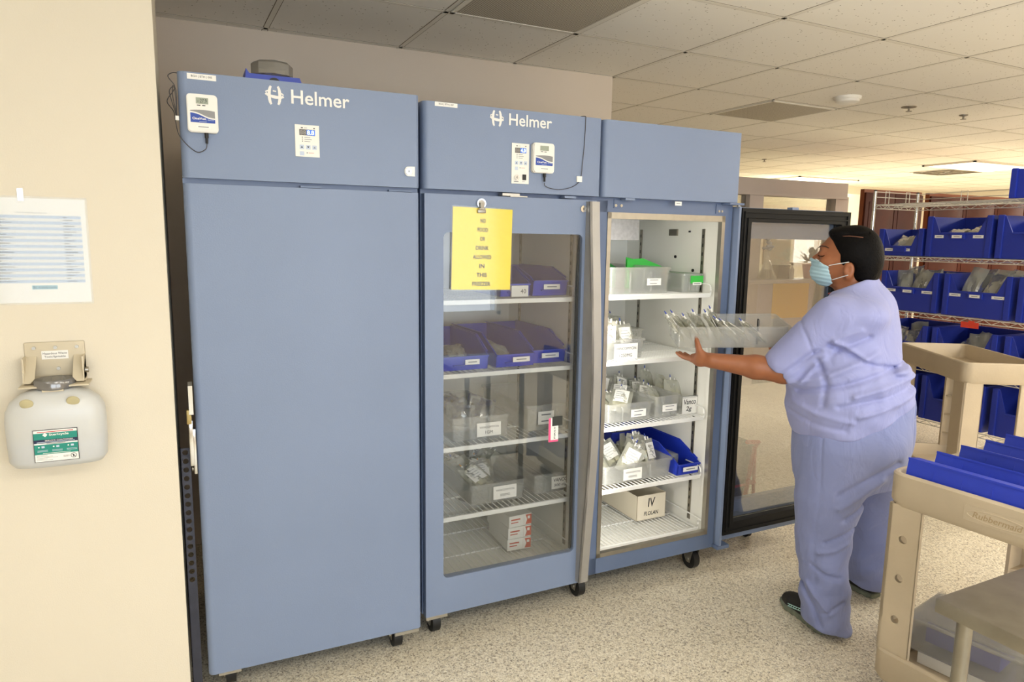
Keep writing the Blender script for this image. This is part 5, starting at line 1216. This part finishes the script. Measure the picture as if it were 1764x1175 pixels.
# hair: short dark hair swept from a side part
def hair_sdf(P):
    d = ell(P, HC+(.012, .0, .006), (.104, .086, .106))
    d = smin(d, ell(P, (.000, .045, 1.46), (.056, .078, .075)), .03); d = smin(d, ell(P, (-.008, .045, 1.415), (.042, .064, .045)), .03)
    d = smin(d, ell(P, (-.104, .045, 1.580), (.044, .060, .029)), .02)         # front sweep
    # the face and nape stay free: keep what lies behind/above the hairline
    s, y, z = P[:, 0], P[:, 1], P[:, 2]
    side = (-.094)-.66*np.clip(z-1.50, 0, .085)+np.clip(1.475-z, 0, 1)*.55
    cut = (side-s)*.8; top = z-1.582
    front = np.minimum(cut, 1)
    keep = np.minimum(cut, -(top)*.9)            # allow hair if behind the temple line OR above the brow line
    d = smax(d, keep, .008)
    d = smax(d, (1.372+(.05-s)*.34)-z, .012)
    d = smax(d, -ell(P, (-.062, -.035, 1.442), (.026, .022, .033)), .006)     # round the ear
    part = np.abs((z-1.578)-(s+.10)*.06-.02*np.clip(s+.02, 0, 1))
    d = d+.004*np.exp(-(part/.004)**2)*((s < .0) & (s > -.135) & (y < .04))
    return d
hair = nets(hair_sdf, (-.19, -.07, 1.36), (.09, .16, 1.64), .0032, 'hair', HAIR, ps, 1)
# lashes and brow
MB().tube([(-.176, -.001, 1.4955), (-.168, -.005, 1.4935), (-.158, -.0055, 1.494), (-.150, -.004, 1.4965)], .0016, HAIR, 6).build('eyelash', ps)
MB().tube([(-.176, .004, 1.528), (-.166, -.005, 1.534), (-.150, -.012, 1.532), (-.138, -.015, 1.526)], .0022, mat('dark_brow_hair', (52, 34, 26), .7), 6).build('eyebrow', ps)
MB().tube(smooth_pts([(-.120, .004, 1.566), (-.100, -.013, 1.571), (-.072, -.0235, 1.573), (-.045, -.0265, 1.571), (-.020, -.0245, 1.568)]), .0020, mat('scalp_line', (104, 66, 48), .7), 6).build('hair_parting', ps)
# mask
MASK = mat('pale_blue_mask', (172, 204, 216), .8, 0, .02, 20); MASKW = mat('white_mask_edge', (232, 236, 236), .8)
def mask_poly():
    """near side outline, in (s, z)"""
    return np.array([(-.190, 1.483), (-.166, 1.468), (-.140, 1.456), (-.138, 1.440), (-.146, 1.410), (-.118, 1.400), (-.124, 1.384), (-.140, 1.373), (-.165, 1.386), (-.186, 1.406), (-.200, 1.440), (-.199, 1.465)])
def mask_sdf(P):
    base = np.minimum(head_sdf(P), 9)
    bulge = ell(P, (-.140, .048, 1.432), (.062, .052, .052)); o = smin(base-.004, bulge, .02)
    shell = o-.0035
    s, y, z = P[:, 0], P[:, 1], P[:, 2]
    right = s-np.interp(z, [1.37, 1.385, 1.41, 1.44, 1.46], [-.118, -.116, -.122, -.132, -.136]); top = z-np.interp(s, [-.20, -.166, -.138], [1.486, 1.470, 1.457]); bot = np.interp(s, [-.2, -.14, -.118], [1.38, 1.370, 1.384])-z
    return smax(smax(smax(shell, right, .004), top, .004), bot, .004)+.0011*np.sin(z*420+s*60)
nets(mask_sdf, (-.22, -.03, 1.35), (-.09, .13, 1.50), .0024, 'face_mask', MASK, ps, 1)
b = MB()
b.tube(smooth_pts([(-.192, .048, 1.4855), (-.182, .022, 1.480), (-.166, .004, 1.471), (-.150, -.006, 1.463), (-.137, -.010, 1.457)]), .0028, MASKW, 6); b.build('mask_edge', ps)
b = MB(); b.tube([(-.138, -.011, 1.457), (-.10, -.032, 1.466), (-.062, -.043, 1.474)], .0018, MASKW, 6); b.tube([(-.117, -.004, 1.402), (-.085, -.026, 1.415), (-.062, -.040, 1.424)], .0018, MASKW, 6); b.build('ear_loop', ps)
# --- scrub top
TOPR = [(.70, .0, .02, .200, .225), (.78, -.008, .02, .205, .232), (.87, -.020, .02, .218, .242), (.95, -.024, .02, .226, .246), (1.0, -.028, .02, .218, .238), (1.06, -.036, .02, .194, .222), (1.12, -.038, .02, .172, .208), (1.22, -.024, .02, .146, .190), (1.28, -.018, .025, .122, .170), (1.325, -.012, .03, .104, .145), (1.36, -.014, .035, .092, .112), (1.385, -.020, .04, .080, .085), (1.415, -.03, .042, .064, .070), (1.44, -.03, .042, .06, .066)]
SLV = np.array((-.262, -.124, 1.075)); SLD = (SLV-np.array(SHL)); SLD /= np.linalg.norm(SLD)
def fold(P, pts, r, amp):
    """ridge (amp>0) or crease (amp<0) along a line lying on the near surface"""
    d = None
    for p, q in zip(pts, pts[1:]):
        p, q = np.array(p), np.array(q); X = P[:, [0, 2]]; ab = q-p; t = np.clip(((X-p)@ab)/(ab@ab), 0, 1); e = np.linalg.norm(X-p-t[:, None]*ab, axis=1); w_ = np.minimum(t*3+.3, 1) if False else 1
        d = e if d is None else np.minimum(d, e)
    return -1.5*amp*np.exp(-(d/(r*.85))**2)*(P[:, 1] < .10)
def top_sdf(P):
    s, y, z = P[:, 0], P[:, 1], P[:, 2]
    d = rings(P, TOPR, FWD)
    d = smin(d, ell(P, (.045, .03, 1.295), (.055, .11, .06)), .05)       # upper back
    d = smin(d, ell(P, (-.02, -.10, 1.275), (.11, .085, .062)), .05)       # shoulder
    for S_, E_, sg in ((SHL, SLV, 1), (SHR, np.array(ELR)*.8+np.array(SHR)*.2, 0)):
        S0 = np.array(S_, float); e = cone(P, S0+(.02, .02, .0), E_, .082, .074)
        ax = (np.array(E_)-S0); ax /= np.linalg.norm(ax); e = smax(e, (P-np.array(E_))@ax-.035, .004)
        d = smin(d, e, .045)
    d = smin(d, ell(P, (.135, .03, 1.066), (.050, .13, .026)), .02)         # roll above the hip
    d = smax(d, -ell(P, (.190, -.02, 1.112), (.030, .2, .010)), .015); d = smax(d, -ell(P, (.205, -.02, 1.035), (.030, .2, .008)), .015)
    # creases and ridges seen on the back and side
    for pts, r, a in ((((-.270, 1.03), (-.215, 1.075), (-.160, 1.128), (-.10, 1.165)), .012, -.008), (((-.10, 1.165), (-.02, 1.13), (.05, 1.095), (.12, 1.08)), .012, -.010), (((-.085, 1.18), (-.03, 1.155), (.03, 1.115)), .010, .007), (((-.215, 1.255), (-.185, 1.20), (-.155, 1.13)), .006, -.004), (((-.20, 1.0), (-.14, 1.09), (-.09, 1.14)), .010, .006), (((-.235, 1.00), (-.10, 1.05), (.03, 1.12), (.06, 1.14)), .016, .010), (((-.20, .975), (-.05, 1.015), (.08, 1.065), (.16, 1.09)), .012, -.010), (((.00, .985), (.10, 1.02), (.20, 1.045)), .014, .010), (((-.05, .94), (.08, .975), (.20, 1.01)), .012, -.008),
                      (((.02, .91), (.14, .955), (.20, .985)), .012, .007), (((-.22, .93), (-.12, .90), (.0, .885)), .014, .006), (((-.24, .89), (-.14, .862), (-.02, .85)), .012, -.005), (((-.135, 1.10), (-.10, 1.02), (-.105, .94)), .012, -.008), (((-.10, 1.13), (-.03, 1.17), (.03, 1.20)), .013, -.009), (((-.12, 1.15), (-.06, 1.20), (.0, 1.225)), .014, .006), (((.06, 1.10), (.09, 1.0), (.10, .93)), .02, .004)):
        d = d+fold(P, pts, r, a)
    d = d+.0035*np.sin(s*22+z*48+y*12)*np.clip((1.2-z)*4, 0, 1)+.002*np.sin(s*50-z*70+y*30)*np.clip((1.1-z)*4, 0, 1)
    hem = .793+np.clip(s+.19, 0, .42)*.10+np.clip(s-.0, 0, .3)**1.4*.95
    d = smax(d, hem-z, .004)
    # neck opening, higher at the back
    d = smax(d, z-(1.350+.46*(s+.125)), .006)
    inner = d+.010
    open_ = np.maximum(-(ell(P, (-.052, .042, 1.40), (.066, .062, .075))), -9)
    return smax(d, open_, .004)
top = nets(top_sdf, (-.42, -.32, .74), (.30, .46, 1.46), .0055, 'scrub_top', SCRUB, ps, 1)
b = MB(); b.tube(smooth_pts([(-.128, .03, 1.345), (-.110, -.006, 1.352), (-.085, -.022, 1.362), (-.055, -.028, 1.374)]), .003, RED, 6); b.build('lanyard', ps)
b = MB(); b.box(-.010, .018, -.001, .0, .0, .012, PAPER, M=Matrix.Translation((.028, .02, 1.392))@Matrix.Rotation(-.3, 4, 'Y')); b.build('collar_tag', ps)
# --- trousers
def pant_sdf(P):
    s, y, z = P[:, 0], P[:, 1], P[:, 2]
    d = rings(P, [(.60, -.01, .03, .19, .20), (.66, -.010, .03, .198, .215), (.74, -.004, .03, .203, .235), (.82, .002, .03, .208, .24), (.90, .0, .02, .205, .235), (.98, -.005, .02, .2, .22)], FWD)
    d = smin(d, ell(P, (.085, -.045, .76), (.115, .13, .115)), .05); d = smin(d, ell(P, (.11, .10, .76), (.10, .12, .115)), .05)
    d = smax(d, -ell(P, (.20, .03, .66), (.05, .012, .16)), .05)
    L = [((-.035, -.075, .74), .152), ((-.062, -.10, .55), .128), ((-.072, -.112, .42), .108), ((-.062, -.120, .27), .094), ((-.040, -.128, .10), .092), ((-.034, -.128, .03), .096)]
    R = [((.055, .10, .74), .150), ((.075, .16, .55), .125), ((.095, .22, .40), .112), ((.110, .26, .25), .100), ((.122, .30, .10), .096), ((.125, .305, .05), .098)]
    for q in (L, R): d = smin(d, smax(chain(P, q), (.035 if q is L else .05)-z-(.10*(s+.06) if q is L else 0), .006), .03)
    d = smax(d, z-.012-(.793+np.clip(s+.19, 0, .42)*.10+np.clip(s-.0, 0, .3)**1.4*.95), .004)
    for pts, r, a in ((((-.02, .60), (.04, .645), (.12, .70), (.16, .73)), .016, -.010), (((-.02, .55), (.05, .60), (.12, .66)), .015, .009), (((.0, .50), (.04, .53), (.08, .57)), .012, -.009), (((-.06, .40), (-.01, .43), (.03, .45)), .010, -.009), (((-.08, .36), (-.02, .375), (.02, .40)), .010, .007), (((-.10, .30), (-.05, .27), (.0, .26)), .010, -.007),
                      (((-.13, .20), (-.08, .13), (-.05, .06)), .010, -.009), (((-.115, .22), (-.06, .16), (-.02, .12)), .010, .008), (((.02, .16), (-.02, .13), (-.06, .11)), .009, -.006), (((-.1, .82), (-.09, .6), (-.10, .4), (-.08, .2), (-.06, .05)), .005, -.0025)):
        d = d+fold(P, pts, r, a)
    d = d+.004*np.sin(z*34+s*26+y*20)*np.clip((.6-z)*3, 0, 1)+.0025*np.sin(z*70-s*50)*np.clip((.5-z)*3, 0, 1)
    return d
nets(pant_sdf, (-.26, -.28, .0), (.30, .46, 1.0), .0058, 'trousers', SCRUB2, ps, 1)
# --- shoes
def shoe(heel, toe, nm):
    h, t_ = np.array(heel), np.array(toe); ax = (t_-h)/np.linalg.norm(t_-h); sd = np.array((-ax[1], ax[0], 0)); Lg = np.linalg.norm(t_-h)
    R = np.stack([ax, sd, (0, 0, 1)], 1)
    def loc_(P): return (P-h)@R
    def up(P):
        q = loc_(P); x = q[:, 0]; wd = np.interp(x, [0, .05, .13, .2, Lg], [.030, .034, .036, .043, .026]); ht = np.interp(x, [-.01, .04, .10, .16, .22, Lg], [.085, .09, .075, .06, .045, .03])
        k = (np.abs(q[:, 1]/wd)**2.6+np.abs((q[:, 2]-.02)/ht)**2.2)**(1/2.3); d = (k-1)*.03
        return smax(smax(smax(d, -x-.0, .02), x-Lg, .03), .022-q[:, 2], .003)
    def so(P):
        q = loc_(P); x = q[:, 0]; wd = np.interp(x, [0, .05, .13, .2, Lg], [.036, .038, .040, .049, .030]); z0 = np.interp(x, [0, .18, Lg], [0, 0, .012]); d = np.abs(q[:, 1])-wd
        return smax(smax(smax(smax(d, -x-.006, .02), x-Lg-.006, .025), q[:, 2]-.024, .006), z0-q[:, 2]+.003*np.sin(x*190)*(np.abs(q[:, 1]) > wd-.012), .003)
    lo = np.minimum(h, t_)-.07; hi = np.maximum(h, t_)+.07; lo[2] = -.004; hi[2] = .13
    o = nets(up, lo, hi, .0035, 'shoe', mat('black_mesh_shoe', (34, 33, 32), .7, 0, .3, 200), ps, 1)
    nets(so, lo, hi, .0035, 'sole', mat('grey_green_sole', (118, 124, 108), .7, 0, .25, 40), o, 0)
    M_ = Matrix(((ax[0], sd[0], 0, h[0]), (ax[1], sd[1], 0, h[1]), (0, 0, 1, 0), (0, 0, 0, 1)))
    b = MB(); x = np.linspace(.095, .185, 7)
    for off in (0, .010): b.tube([M_@Vector((q, .0445-.0025*((q-.14)/.045)**2, .058-off-.022*((q-.095)/.09))) for q in x], .0018, mat('pale_aqua_stripe', (190, 230, 225), .5), 5)
    for q in x[1:-1:1]: b.tube([M_@Vector((q, .044, .058-.022*((q-.095)/.09))), M_@Vector((q+.008, .0445, .048-.022*((q-.095)/.09)))], .0014, mat('pale_aqua_stripe', 0), 5)
    b.build('side_stripe', o)
    b = MB(); 
    for q in (.12, .135, .15, .165): b.tube([M_@Vector((q, -.022, .070-.25*(q-.12))), M_@Vector((q+.006, .0, .083-.30*(q-.12))), M_@Vector((q, .022, .070-.25*(q-.12)))], .0022, mat('taupe_lace', (110, 98, 92), .8), 5)
    b.build('lace', o)
shoe((-.030, -.150, 0), (-.205, .045, 0), 'left'); shoe((.150, .270, 0), (-.045, .415, 0), 'right')
# --- dark pen and holder by the sleeve
t = thing('pen', 'dark pen clip standing at the right end of the carried bin', 'pen', (2.105, -.175, 1.19)); MB().tube([(0, 0, -.06), (.0, .0, .045)], .004, BLACK, 8).box(-.003, .003, -.006, -.004, 0, .04, STEEL).build('pen', t)
